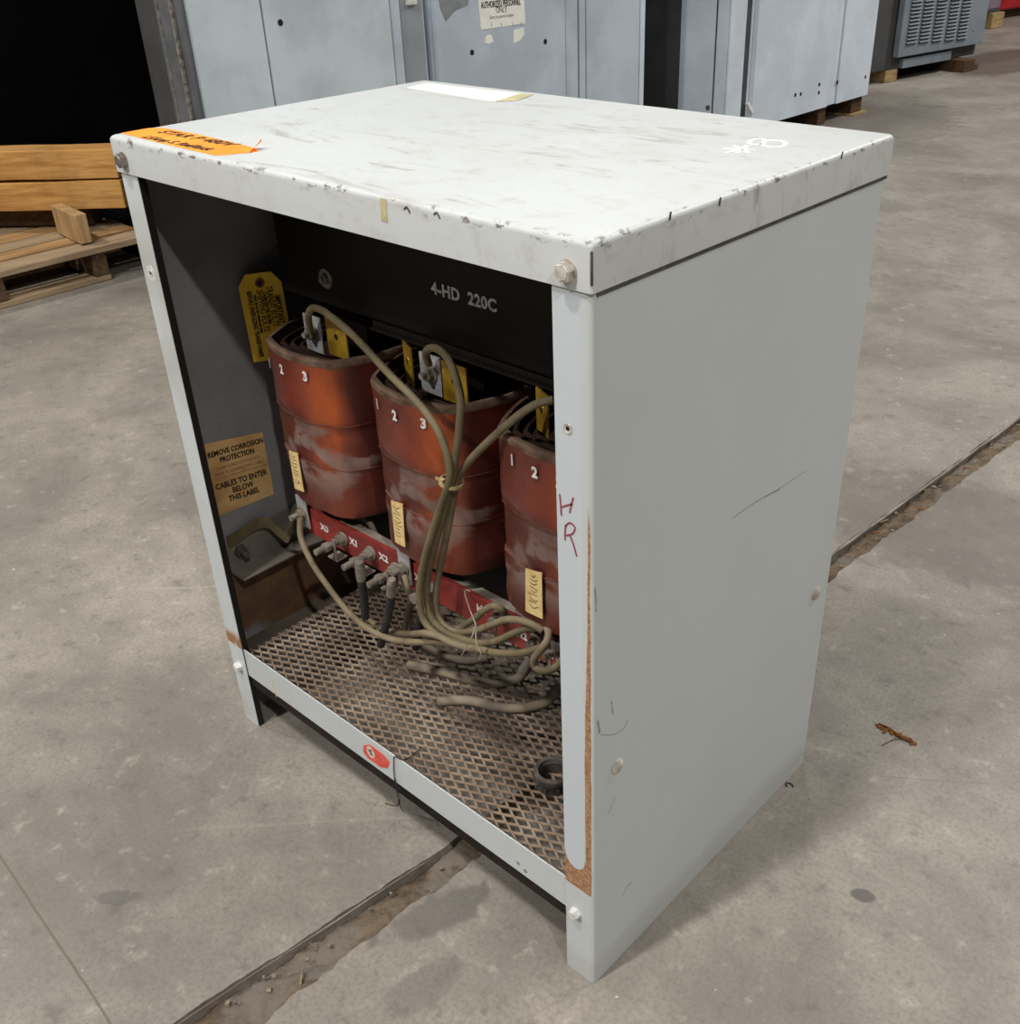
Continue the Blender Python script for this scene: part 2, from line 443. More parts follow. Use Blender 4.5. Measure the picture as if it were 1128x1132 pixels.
class MB:
    def __init__(self):
        self.v, self.f, self.mi = [], [], []

    def add(self, vs, fs, m=0):
        o = len(self.v)
        self.v += [Vector(p) for p in vs]
        self.f += [tuple(o + i for i in f) for f in fs]
        self.mi += [m] * len(fs)
        return self

    def box(self, x0, x1, y0, y1, z0, z1, m=0):
        vs = [(x, y, z) for z in (z0, z1) for y in (y0, y1) for x in (x0, x1)]
        return self.add(vs, [(0, 2, 3, 1), (4, 5, 7, 6), (0, 1, 5, 4), (2, 6, 7, 3), (0, 4, 6, 2), (1, 3, 7, 5)], m)

    def obox(self, c, ax, half, m=0):
        c = Vector(c)
        ax = [Vector(a).normalized() for a in ax]
        vs = [c + ax[0] * half[0] * i + ax[1] * half[1] * j + ax[2] * half[2] * k for k in (-1, 1) for j in (-1, 1) for i in (-1, 1)]
        return self.add(vs, [(0, 2, 3, 1), (4, 5, 7, 6), (0, 1, 5, 4), (2, 6, 7, 3), (0, 4, 6, 2), (1, 3, 7, 5)], m)

    def loft(self, rings, m=0, caps=True, closed=True):
        k = len(rings[0])
        vs = [p for r in rings for p in r]
        fs = []
        for i in range(len(rings) - 1):
            for j in range(k if closed else k - 1):
                a, b = i * k + j, i * k + (j + 1) % k
                fs.append((a, b, b + k, a + k))
        if caps:
            fs.append(tuple(range(k))[::-1])
            fs.append(tuple((len(rings) - 1) * k + j for j in range(k)))
        return self.add(vs, fs, m)

    def cyl(self, p0, p1, r0, r1=None, n=16, m=0, rot=0.0):
        r1 = r0 if r1 is None else r1
        p0, p1 = Vector(p0), Vector(p1)
        u, w = ortho(p1 - p0)
        rr = []
        for p, r in ((p0, r0), (p1, r1)):
            rr.append([p + (u * math.cos(rot + 2 * math.pi * i / n) + w * math.sin(rot + 2 * math.pi * i / n)) * r for i in range(n)])
        return self.loft(rr, m)

    def tube(self, pts, r, n=10, m=0, per=6, flat=1.0, up=None):
        P = smooth_path(pts, per)
        rings = []
        u = None
        for i, p in enumerate(P):
            d = (P[min(i + 1, len(P) - 1)] - P[max(i - 1, 0)]).normalized()
            if u is None:
                u = ortho(d)[0] if up is None else Vector(up)
            u = (u - d * u.dot(d)).normalized()
            w = d.cross(u)
            rad = r(i / (len(P) - 1)) if callable(r) else r
            rings.append([p + (u * math.cos(2 * math.pi * k / n) * flat + w * math.sin(2 * math.pi * k / n)) * rad for k in range(n)])
        return self.loft(rings, m)

    def strip(self, pts, normal, w, t, m=0, per=4):
        """flat ribbon lying across `normal`, width w, thickness t"""
        P = smooth_path(pts, per)
        nn = Vector(normal).normalized()
        rings = []
        for i, p in enumerate(P):
            d = (P[min(i + 1, len(P) - 1)] - P[max(i - 1, 0)]).normalized()
            s = d.cross(nn).normalized()
            wd = w(i / (len(P) - 1)) if callable(w) else w
            rings.append([p - s * wd / 2, p + s * wd / 2, p + s * wd / 2 + nn * t, p - s * wd / 2 + nn * t])
        return self.loft(rings, m)

    def lathe(self, prof, c, n=32, m=0, axis=None):
        c = Vector(c)
        d = Vector(axis) if axis else Vector((0, 0, 1))
        u, w = ortho(d)
        d = d.normalized()
        rings = [[c + d * h + (u * math.cos(2 * math.pi * i / n) + w * math.sin(2 * math.pi * i / n)) * r for i in range(n)] for r, h in prof]
        return self.loft(rings, m, caps=False)

    def prism(self, poly, n, t, m=0):
        n = Vector(n).normalized() * t
        return self.loft([[Vector(p) for p in poly], [Vector(p) + n for p in poly]], m)

    def text(self, s, size, fn, m=0, thick=0.0004, align='CENTER', sx=1.0, shear=0.0, spacing=1.0, bold=0.0):
        cu = bpy.data.curves.new('lettering', 'FONT')
        cu.body = s
        cu.size = size
        cu.align_x = align
        cu.align_y = 'CENTER'
        cu.extrude = thick / 2
        cu.resolution_u = 3
        cu.shear = shear
        cu.space_character = spacing
        cu.offset = bold
        ob = bpy.data.objects.new('lettering', cu)
        COL.objects.link(ob)
        dg = bpy.context.evaluated_depsgraph_get()
        me = bpy.data.meshes.new_from_object(ob.evaluated_get(dg))
        vs = [fn(v.co.x * sx, v.co.y, v.co.z + thick / 2) for v in me.vertices]
        self.add(vs, [tuple(p.vertices) for p in me.polygons], m)
        bpy.data.objects.remove(ob)
        bpy.data.curves.remove(cu)
        bpy.data.meshes.remove(me)
        return self

    def build(self, name, mats, parent=None, loc=None, bevel=0.0, bseg=2, sharp=38):
        root = Vector((0, 0, 0))
        p = parent
        while p is not None:
            root += p.location
            p = p.parent
        loc = Vector(loc) if loc is not None else None
        off = root if loc is None else loc
        me = bpy.data.meshes.new(name)
        me.from_pydata([v - off for v in self.v], [], self.f)
        if isinstance(mats, str):
            mats = [mats]
        for k in mats:
            me.materials.append(M[k])
        for i, pl in enumerate(me.polygons):
            pl.material_index = self.mi[i]
            pl.use_smooth = True
        me.update()
        import bmesh
        bm = bmesh.new()
        bm.from_mesh(me)
        bmesh.ops.recalc_face_normals(bm, faces=bm.faces)
        bm.to_mesh(me)
        bm.free()
        me.set_sharp_from_angle(angle=R(sharp))
        o = bpy.data.objects.new(name, me)
        COL.objects.link(o)
        if parent is not None:
            o.parent = parent
        o.location = (off - root)
        if bevel:
            b = o.modifiers.new('bevel', 'BEVEL')
            b.width = bevel
            b.segments = bseg
            b.limit_method = 'ANGLE'
            b.angle_limit = R(40)
            b.harden_normals = False
        return o


def thing(name, label, cat, loc=(0, 0, 0), group=None):
    o = bpy.data.objects.new(name, None)
    COL.objects.link(o)
    o.location = loc
    o.empty_display_size = 0.05
    return tag(o, label, cat, group)


def tag(o, label, cat, group=None):
    o['label'] = label
    o['category'] = cat
    if group:
        o['group'] = group
    return o


def struct(o):
    o['kind'] = 'structure'
    return o


def lab(o, s):
    o['label'] = s
    return o


# ------------------------------------------------------------------ floor with the open joint
def lerp_tab(tab, v):
    if v <= tab[0][0]:
        (a, b), (c_, d) = tab[0], tab[1]
    elif v >= tab[-1][0]:
        (a, b), (c_, d) = tab[-2], tab[-1]
    else:
        for i in range(len(tab) - 1):
            if tab[i][0] <= v <= tab[i + 1][0]:
                (a, b), (c_, d) = tab[i], tab[i + 1]
                break
    return b + (d - b) * (v - a) / (c_ - a)


XL = [(-0.334, -0.350), (0.043, -0.303), (1.08, -0.264), (1.97, -0.214)]
XR = [(-0.319, -0.272), (0.029, -0.258), (0.997, -0.219), (1.843, -0.165)]
ys = [-14.0, -3.0] + [-1.2 + 0.012 * i for i in range(280)] + [2.2 + 0.05 * i for i in range(60)] + [6, 9, 14, 40]
ys = sorted(set(ys))


def jag(v, s, amp):
    return (mnoise.noise(Vector((v * 22, s, 0))) + 0.6 * mnoise.noise(Vector((v * 70, s, 3)))) * amp


def xl(v):
    return lerp_tab(XL, v) + jag(v, 1.3, 0.0035)


def xr(v):
    return lerp_tab(XR, v) + jag(v, 7.7, 0.0075 if v > 0.3 else 0.011)


fl = MB()
L0 = [Vector((-16, v, 0)) for v in ys]
L1 = [Vector((xl(v), v, 0)) for v in ys]
L2 = [Vector((xl(v) + 0.002, v, -0.03)) for v in ys]
R2 = [Vector((xr(v) - 0.002, v, -0.03)) for v in ys]
R1 = [Vector((xr(v), v, 0)) for v in ys]
R0 = [Vector((16, v, 0)) for v in ys]
rows = [L0, L1, L2, R2, R1, R0]
k = len(ys)
vs = [p for r in rows for p in r]
fs = []
for i in range(5):
    for j in range(k - 1):
        fs.append((i * k + j, (i + 1) * k + j, (i + 1) * k + j + 1, i * k + j + 1))
fl.add(vs, fs)
struct(fl.build('floor', 'floor', sharp=50))

# dirt packed in the joint
bd = MB()
NX = 14
yy = [-1.2 + 0.006 * i for i in range(700)]
vs, fs = [], []
for j, v in enumerate(yy):
    a, b = xl(v) + 0.0005, xr(v) - 0.0005
    for i in range(NX):
        t = i / (NX - 1)
        px = a + (b - a) * t
        h = -0.021 + 0.018 * t ** 0.7
        h += 0.009 * mnoise.noise(Vector((px * 40, v * 26, 0))) + 0.005 * mnoise.noise(Vector((px * 130, v * 110, 2)))
        h += 0.010 * max(0, mnoise.noise(Vector((px * 22, v * 13, 9))))
        vs.append(Vector((px, v, min(h, -0.0012))))
for j in range(len(yy) - 1):
    for i in range(NX - 1):
        a = j * NX + i
        fs.append((a, a + 1, a + NX + 1, a + NX))
bd.add(vs, fs)
o = struct(bd.build('trim_1', 'dirt', sharp=80))
lab(o, 'dirt packed in the open floor joint')

# worn steel edge along the joint's far side
es = MB()
for (y0, y1, w) in ((0.50, 4.6, 0.0045), (-1.2, 0.03, 0.0016)):
    pts = []
    v = y0
    while v <= y1:
        pts.append(Vector((lerp_tab(XL, v) + 0.0035 + 0.0014 * mnoise.noise(Vector((v * 9, 0, 0))), v, -0.0022)))
        v += 0.03
    es.tube(pts, w * 0.62, 6, 0, per=1)
o = struct(es.build('trim_2', 'edge_steel'))
lab(o, 'worn steel strip along one edge of the floor joint')

# loose grit lying in the joint
gr = MB()
for i in range(110):
    v = random.uniform(-0.7, 2.3)
    a, b = xl(v), xr(v)
    p = Vector((random.uniform(a + .006, b - .003), v, 0))
    t = (p.x - a) / (b - a)
    p.z = -0.012 + 0.0125 * t ** 0.8
    s = random.uniform(0.0012, 0.0034)
    d = Vector((random.uniform(-1, 1), random.uniform(-1, 1), random.uniform(-.3, .3))).normalized()
    if i % 5 == 0:
        gr.obox(p + Vector((0, 0, .003)), (d, ortho(d)[0], ortho(d)[1]), (s * 4, s * .6, s * .5), 1 if i % 10 else 0)
    else:
        gr.obox(p + Vector((0, 0, .002)), (d, ortho(d)[0], ortho(d)[1]), (s, s * .8, s * .6), 0)
o = gr.build('grit', ['grit', 'leaf'], loc=(-0.3, 0, 0))
o['kind'] = 'stuff'
tag(o, 'pale grit and splinters scattered along the dirt-filled floor joint', 'debris')

# ------------------------------------------------------------------ enclosure
W, D, H = 0.77037, 0.51721, 0.94
HL, PW = 0.0432, 0.0436
ZB = H - HL
Z1, Z2 = 0.161, 0.1095
TH = 0.002
enc = thing('electrical_enclosure', 'pale grey open-fronted transformer enclosure standing on the concrete floor', 'enclosure', (0, 0, 0))


def panel_profile(right):
    """plan outline of a bent side sheet: side wall, front flange, inward lip, rear flange"""
    r = 0.006
    out = []
    # outer path for the right panel (mirrored for the left)
    out.append((-PW, 0.011))
    out.append((-PW, 0.0))
    for i in range(7):
        a = R(270 + 15 * i)
        out.append((-r + r * math.cos(a), r + r * math.sin(a)))
    for i in range(5):
        a = R(0 + 22.5 * i)
        out.append((-r + r * math.cos(a), D - r + r * math.sin(a)))
    out.append((-0.03, D))
    # offset inwards
    inn = [(-0.03, D - TH)]
    for i in range(5):
        a = R(90 - 22.5 * i)
        inn.append((-r + (r - TH) * math.cos(a), D - r + (r - TH) * math.sin(a)))
    for i in range(7):
        a = R(360 - 15 * i)
        inn.append((-r + (r - TH) * math.cos(a), r + (r - TH) * math.sin(a)))
    inn.append((-PW + TH, TH))
    inn.append((-PW + TH, 0.011))
    pts = out + inn
    if not right:
        pts = [(-W - x_, y_) for x_, y_ in pts]
    return pts


def side(right):
    b = MB()
    pr = panel_profile(right)
    b.loft([[Vector((x_, y_, 0.0005)) for x_, y_ in pr], [Vector((x_, y_, ZB + 0.012)) for x_, y_ in pr]])
    return b


b = side(False)
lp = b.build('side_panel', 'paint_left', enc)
b = side(True)
# hand-written letters and scuffs on the front flange and the side
yp = -0.0001
for st in ([(619, 546), (620, 556), (621, 570)], [(620, 561), (626, 559), (633, 557)], [(634, 550), (632, 558), (630, 567)],
           [(626, 580), (625, 588), (625, 597)], [(625, 582), (630, 578), (636, 583), (633, 590), (626, 592)], [(630, 591), (634, 601), (638, 615)]):
    b.strip([at(px, py, 1, yp) for px, py in st], (0, -1, 0), 0.0019, 0.0003, 1)
for st, w in (([(661, 797), (662, 803), (663, 810)], 0.0026), ([(664, 812), (678, 812), (689, 806), (694, 796)], 0.0007),
              ([(676, 775), (677, 783), (678, 790)], 0.0014), ([(810, 573), (834, 556), (862, 540)], 0.0010), ([(846, 549), (858, 543), (862, 541)], 0.0016),
              ([(688, 990), (694, 980), (699, 975)], 0.0010), ([(680, 882), (673, 899)], 0.0008), ([(862, 540), (892, 520)], 0.0006),
              ([(658, 650), (659, 662), (659, 676)], 0.0014)):
    P = [at(px, py, 0, 0.0001) for px, py in st]
    b.strip(P, (1, 0, 0), w, 0.0002, 2)
rp = b.build('side_panel', ['paint_right', 'red_ink', 'scuff'], enc)
lab(rp, 'side panel with red letters and rust streak on its front flange')

# back sheet
b = MB()
b.box(-W + 0.004, -0.004, D - 0.006, D - 0.004, 0.12, ZB + 0.01)
b.build('back_panel', 'inside', enc)

# lid: folded cap with rounded edges
b = MB()
e, eb = 0.0026, 0.0054
r = 0.006


def rrect(x0, x1, y0, y1, z_, ins, rc=0.004):
    x0 += ins; x1 -= ins; y0 += ins; y1 -= ins
    pts = []
    for cx, cy, a0 in ((x1 - rc, y0 + rc, -90), (x1 - rc, y1 - rc, 0), (x0 + rc, y1 - rc, 90), (x0 + rc, y0 + rc, 180)):
        for i in range(5):
            a = R(a0 + 22.5 * i)
            pts.append(Vector((cx + rc * math.cos(a), cy + rc * math.sin(a), z_)))
    return pts


X0, X1, Y0, Y1 = -W - e, e, -e, D + eb
rings = [rrect(X0, X1, Y0, Y1, ZB, 0.002, 0.003), rrect(X0, X1, Y0, Y1, ZB, 0, 0.004)]
for i in range(7):
    a = R(15 * i)
    rings.append(rrect(X0, X1, Y0, Y1, H - r + r * math.sin(a), r - r * math.cos(a), 0.004))
b.loft(rings, caps=False)
kk = len(rings[0])
b.f.append(tuple(len(b.v) - kk + j for j in range(kk)))
b.mi.append(0)
# inner skin
inn = [rrect(X0, X1, Y0, Y1, ZB, 0.002, 0.003), rrect(X0, X1, Y0, Y1, H - 0.003, 0.002, 0.003)]
b.loft(inn, 3, caps=False)
b.f.append(tuple(len(b.v) - kk + j for j in range(kk)))
b.mi.append(3)
# painted sign and number on the top
zt = H + 0.0001


def top_stroke(pts, w, m):
    b.strip([at(px, py, 2, zt) for px, py in pts], (0, 0, 1), w, 0.0003, m)


def ell(cx, cy, rx, ry, rot=0, k_=14):
    o_ = []
    for i in range(k_ + 1):
        a = 2 * math.pi * i / k_
        u, v = rx * math.cos(a), ry * math.sin(a)
        o_.append((cx + u * math.cos(rot) - v * math.sin(rot), cy + u * math.sin(rot) + v * math.cos(rot)))
    return o_


top_stroke(ell(856, 159, 13, 3.8, 0.0), 0.0055, 1)
top_stroke(ell(837.5, 156.8, 9, 3.0, -0.12), 0.0050, 1)
for st in ([(800, 164.0), (818, 165.2), (836, 166.0)], [(803, 169), (820, 164.5), (826, 161)], [(811, 161), (820, 165), (828, 169)], [(815, 169), (826, 162.5)]):
    top_stroke(st, 0.0048, 1)
# rust gap at the near corner of the skirt
b.box(-0.0012 + e - 0.0002, e + 0.0003, -e - 0.0003, -e + 0.0012, H - 0.036, H - 0.008, 2)
# few bold chips along the two near edges
for px, py in ((483, 237), (450, 231)):
    p = at(px, py, 1, -e - 0.0001)
    b.strip([p + Vector((-.004, 0, -.001)), p + Vector((0, 0, .0015)), p + Vector((.004, 0, -.003))], (0, -1, 0), .0018, .0003, 2)
for px, py in ((796, 222), (931, 171), (741, 238)):
    p = at(px, py, 0, e + 0.0001)
    b.strip([p + Vector((0, -.0005, -.004)), p + Vector((0, .0008, .003))], (1, 0, 0), .0026, .0003, 2)
lid = b.build('lid', ['lid', 'top_white', 'dusty_dark', 'inside'], enc)
lab(lid, 'worn pale grey lid with painted number')

b = MB()
b.box(-0.0008, 0.0012, 0.006, D + 0.001, ZB - 0.0045, ZB + 0.001)  # dark strip along the seam below the lid skirt
b.build('lid_seam_strip', 'lid_seam_grey', enc)

# bottom front rail (channel) and rear rail
b = MB()
b.box(-W + PW - 0.006, -PW + 0.006, 0.0024, 0.0044, Z2, Z1)
b.box(-W + PW - 0.006, -PW + 0.006, 0.0044, 0.010, Z1 - 0.0190, Z1 - 0.0175)
# marks and hole
for px, py in ((573, 954), (581, 963)):
    p = at(px, py, 1, 0.0023)
    b.cyl(p, p - Vector((0, .0003, 0)), 0.003, n=10, m=1)
b.strip([at(300, 748, 1, .0023), at(303, 760, 1, .0023), at(306, 770, 1, .0023)], (0, -1, 0), .004, .0002, 2)
rail = b.build('bottom_rail', ['paint', 'scuff', 'masking'], enc)

# dark base angle showing below the front rail
b = MB()
b.box(-W + 0.020, -0.020, 0.0048, 0.030, 0.0875, Z2 + 0.002)
b.build('base_angle', 'inside', enc)

# expanded metal floor
ms = MB()
SW, LW = 0.0137, 0.0306
mx0, mx1, my0, my1 = -W + 0.036, -0.006, 0.006, D - 0.012
zc = 0.1465


def strand(p, q, w=0.0026, t=0.0016):
    p, q = Vector(p), Vector(q)
    d = (q - p).normalized()
    s = Vector((-d.y, d.x, 0)) * w / 2
    up = Vector((0, 0, t))
    tl = s.normalized() * 0.0
    vs_ = [p - s, p + s, q + s, q - s]
    lo = [a - up * 0.5 + Vector((0, 0, -.0008 if i in (0, 3) else .0008)) for i, a in enumerate(vs_)]
    hi = [a + up * 0.5 + Vector((0, 0, -.0008 if i in (0, 3) else .0008)) for i, a in enumerate(vs_)]
    ms.add(lo + hi, [(0, 3, 2, 1), (4, 5, 6, 7), (0, 1, 5, 4), (1, 2, 6, 5), (2, 3, 7, 6), (3, 0, 4, 7)])


ny = int((my1 - my0) / (SW / 2))
nx = int((mx1 - mx0) / (LW / 2))
for j in range(ny):
    for i in range(nx):
        xa, xb = mx0 + i * LW / 2, mx0 + (i + 1) * LW / 2
        ya, yb = my0 + j * SW / 2, my0 + (j + 1) * SW / 2
        h0 = zc + 0.0008 * mnoise.noise(Vector((xa * 6, ya * 6, 0)))
        if (i + j) % 2 == 0:
            # strands meet in short flat bonds
            strand((xa + .0014, ya, h0), (xb - .0014, yb, h0))
        else:
            strand((xa + .0014, yb, h0), (xb - .0014, ya, h0))
    # bonds
for j in range(ny + 1):
    for i in range(nx + 1):
        if (i + j) % 2 == 0:
            xa, ya = mx0 + i * LW / 2, my0 + j * SW / 2
            ms.box(xa - .0026, xa + .0026, ya - .0016, ya + .0016, zc - .0010, zc + .0011)
# border flange on the left
ms.box(-W + TH + 0.0005, mx0 + 0.004, my0, my1, zc - 0.0035, zc - 0.0020, 1)
ms.build('mesh_floor', ['mesh', 'dust_band'], enc, sharp=30)

# underside pan edges behind the rails, left/right floor angles
b = MB()
b.box(-W + 0.004, -0.004, D - 0.03, D - 0.0075, Z1 - 0.016, Z1 - 0.0145)
b.box(-W + 0.004, -0.004, D - 0.0095, D - 0.0075, Z2, Z1 - 0.012)
b.build('rear_rail', 'inside', enc)


def bolt(p, d, r, h, mat, name='bolt', washer=0.0, rot=0.3, wm=None, label=None):
    p, d = Vector(p), Vector(d).normalized()
    b_ = MB()
    q = p
    if washer:
        b_.cyl(p, p + d * 0.0016, washer, n=24, m=1)
        q = p + d * 0.0016
    b_.cyl(q, q + d * h * 0.86, r, n=6, rot=rot)
    b_.cyl(q + d * h * 0.86, q + d * h, r * 0.93, r * 0.8, n=6, rot=rot)
    o_ = b_.build(name, [mat, wm or mat], enc, bevel=0.0)
    if label:
        lab(o_, label)
    return o_


bolt(at(628, 299, 1, -e), (0, -1, 0), 0.0088, 0.0075, 'bolt_white', washer=0.0098, rot=.25)
bolt(at(137, 177, 1, -e), (0, -1, 0), 0.0088, 0.0075, 'steel', washer=0.0098, rot=.5)
bolt(at(637, 1008, 1, 0), (0, -1, 0), 0.0080, 0.0085, 'bolt_bright', rot=.1, label='bright white bolt head')
bolt(at(265, 736, 1, 0), (0, -1, 0), 0.0080, 0.0085, 'bolt_bright', rot=.4, label='bright white bolt head')

# threaded inserts (cover screw holes)
for (px, py), rr_ in (((628, 474), 0.0050), ((167, 302), 0.0045)):
    p = at(px, py, 1, 0)
    b = MB()
    b.lathe([(0.0022, 0.0003), (0.0032, 0.0009), (rr_, 0.0008), (rr_ + .0006, 0.0002)], p, 20, 0, (0, -1, 0))
    b.cyl(p, p + Vector((0, -0.0003, 0)), 0.0030, n=14, m=1)
    if px < 300:
        b.cyl(p + Vector((0, 0, 0)), p + Vector((0, -0.0002, 0)), 0.011, n=20, m=2)
    b.build('screw_insert', ['bolt_white', 'hole', 'bolt_bright'], enc)

# domed plugs on the right side
for px, py in ((902, 656), (682, 847)):
    p = at(px, py, 0, 0)
    b = MB()
    b.lathe([(0.0098, 0.0), (0.0098, 0.0014), (0.0085, 0.0030), (0.005, 0.0042), (0.0008, 0.0046)], p, 24, 0, (1, 0, 0))
    b.cyl(p + Vector((.004, 0.002, .002)), p + Vector((.0044, .002, .002)), 0.0012, n=8, m=1)
    b.cyl(p + Vector((.004, -.002, -.002)), p + Vector((.0044, -.002, -.002)), 0.0012, n=8, m=1)
    b.build('hole_plug', ['bolt_white', 'scuff'], enc)

# support angle inside each side wall
for xs, sg in ((-W + TH + .0003, 1), (-TH - .0003, -1)):
    b = MB()
    xa, xb = sorted((xs, xs + sg * 0.0030))
    b.box(xa, xb, 0.030, 0.49, 0.2765, 0.340)
    xa, xb = sorted((xs, xs + sg * 0.038))
    b.box(xa, xb, 0.030, 0.49, 0.2765, 0.2800)
    b.build('support_angle', 'bracket', enc, bevel=0.0008)
b = MB()
p = Vector((-W + TH + 0.0032, 0.052, 0.309))
b.cyl(p, p + Vector((.006, 0, 0)), .011, n=6)
b.cyl(p + Vector((.006, 0, 0)), p + Vector((.020, 0, 0)), .0055, n=12)
b.build('ground_stud', 'dusty_dark', enc)
# braided ground strap as a bent brass strip
b = MB()
pts = [at(px, py, 0, xx_) for px, py, xx_ in ((252, 600, -W + .007), (262, 594, -W + .008), (278, 582, -W + .011), (294, 577, -W + .018), (308, 588, -W + .030), (317, 594, -W + .040), (321, 582, -W + .043), (325, 566, -W + .046), (336, 558, -W + .056))]
P = smooth_path(pts, 5)
rings = []
for i, p in enumerate(P):
    d = (P[min(i + 1, len(P) - 1)] - P[max(i - 1, 0)]).normalized()
    s = Vector((-d.y, d.x, 0)).normalized() * 0.0009
    up = Vector((0, 0, 0.0100))
    rings.append([p - s - up, p + s - up, p + s + up, p - s + up])
b.loft(rings)
M['strap'] = plain('tarnished_brass_strip', C(124, 112, 80), C(98, 88, 66), 16, 0.5, 0.4)
b.build('ground_strap', 'strap', enc)

# pasted instruction label on the left inner wall
xw = -W + TH + 0.0002
LA, LB, LC, LD = [at(*q, 0, xw) for q in ((226, 491), (290, 477.5), (303, 546), (240, 571))]
b = MB()
b.prism([LA, LB, LC, LD], (1, 0, 0), 0.0003)
UX = ((LB - LA) + (LC - LD)) * 0.5
UY = ((LA - LD) + (LB - LC)) * 0.5
LC0 = (LA + LB + LC + LD) / 4
ux, uy = UX.normalized(), UY.normalized()


def lmap(cx, cy):
    return lambda u, v, w: LC0 + UX * cx + UY * cy + ux * u + uy * v + Vector((0.0003 + w, 0, 0))


LWd = UX.length
for s, cy, sz, m_ in (('REMOVE CORROSION', 0.355, .0118, 1), ('PROTECTION', 0.245, .0118, 1), ('CARBON PROTECTION TAPE', 0.135, .0074, 2), ('PRIOR TO CONNECTING CABLE', 0.06, .0074, 2),
                      ('CABLES TO ENTER', -0.115, .0132, 1), ('BELOW', -0.225, .0132, 1), ('THIS LABEL', -0.335, .0132, 1)):
    b.text(s, sz, lmap(0.0, cy), m_, 0.0002, sx=0.82 if m_ == 1 else 0.78, bold=.0004 if m_ == 1 else 0)
    if m_ == 1:
        b.text(s, sz, (lambda g: (lambda u, v, w: g(u + 0.0004, v + .0002, w)))(lmap(0.0, cy)), m_, 0.0002, sx=0.82)
p = LC0 + UY * 0.0
b.strip([p - UX * .46 + Vector((.0003, 0, 0)), p + UX * .46 + Vector((.0003, 0, 0))], (1, 0, 0), .0008, .0002, 2)
o = b.build('instruction_label', ['old_label', 'ink', 'faint_ink'], enc)
lab(o, 'aged yellow paper label with printed cable instructions')

# red maker's sticker on the bottom rail
b = MB()
yr = 0.0023
hexa = [(402, 824), (409, 823), (424, 834), (431, 842), (429, 849), (421, 848), (407, 838), (402, 831)]
b.prism([at(px, py, 1, yr) for px, py in hexa], (0, -1, 0), 0.0004)
cc = at(410, 831.5, 1, yr - 0.0005)
b.prism([cc + Vector((.0088 * math.cos(2 * math.pi * i / 20), 0, .0105 * math.sin(2 * math.pi * i / 20))) for i in range(20)], (0, -1, 0), 0.0003, 1)
b.text('S', 0.0165, lambda u, v, w: cc + Vector((u, -.0004 - w, v)), 2, 0.0003, shear=.2)
b.strip([cc + Vector((-.006, -.0006, .004)), cc + Vector((.006, -.0006, -.004))], (0, -1, 0), .0014, .0003, 2)
o = b.build('maker_sticker', ['sticker_red', 'sticker_white', 'sticker_dark'], enc)
lab(o, 'red sticker with white disc')

# orange tape with handwriting on the lid
b = MB()
zt = H + 0.0001
o1 = at(148, 145.5, 2, zt)
outl = [(133, 147.0), (158, 140.6), (180, 141.5), (215, 148), (255, 157), (281, 163.5), (286, 167.3), (275, 169), (248, 171.5), (238, 172), (200, 163.5), (160, 154)]
P = [at(px, py, 2, zt) for px, py in outl]
P = [Vector((max(q.x, X0 + 0.005), max(q.y, 0.003), q.z)) for q in P]
b.prism(P, (0, 0, 1), 0.0004)
# lifted end
q0, q1 = at(281, 163.5, 2, zt + .0004), at(275, 169, 2, zt + .0004)
qe = at(287, 164, 2, zt + .0004)
b.add([q0, q1, qe + Vector((.006, 0, .008)), q0 + Vector((.012, .004, .011))], [(0, 1, 2, 3), (3, 2, 1, 0)])
tdir = (at(270, 164, 2, zt) - at(160, 143, 2, zt)).normalized()
tup = Vector((-tdir.y, tdir.x, 0))


def tmap(px, py):
    base = at(px, py, 2, zt + .0004)
    return lambda u, v, w: base + tdir * u + tup * v + Vector((0, 0, w))


b.text('STAR P 480V', 0.021, tmap(216, 152.5), 1, 0.0002, shear=.25, sx=1.25, spacing=1.05, bold=.0006)
b.text('L5Amp S. Red/tuck', 0.018, tmap(195, 158.0), 1, 0.0002, shear=.25, sx=1.0, spacing=1.0, bold=.0006)
o = b.build('orange_tape', ['orange', 'ink'], enc)
lab(o, 'strip of orange tape with black handwriting')

# white paper strip and yellowed tape at the lid's rear left corner
b = MB()
P = [at(*q, 2, zt) for q in ((449, 97.2), (471, 92.0), (585, 104.6), (544, 112.3))]
P = [Vector((max(q.x, X0 + 0.004), min(q.y, Y1 - 0.004), q.z)) for q in P]
b.prism(P, (0, 0, 1), 0.0003)
P = [at(*q, 2, zt) for q in ((556, 109.8), (575, 103.8), (590, 105.0), (572, 111.5), (548, 112.5))]
P = [Vector((q.x, min(q.y, Y1 - 0.004), q.z + .0003)) for q in P]
b.prism(P, (0, 0, 1), 0.0003, 1)
o = b.build('paper_strip', ['white_paper', 'masking'], enc)
lab(o, 'white paper strip with yellowed tape at one end')
# old tape scrap on the lid's front skirt
b = MB()
b.prism([at(*q, 1, -e - .0001) for q in ((420, 219), (427, 220), (429, 246), (422, 244))], (0, -1, 0), 0.0003)
b.build('tape_scrap', 'masking', enc)

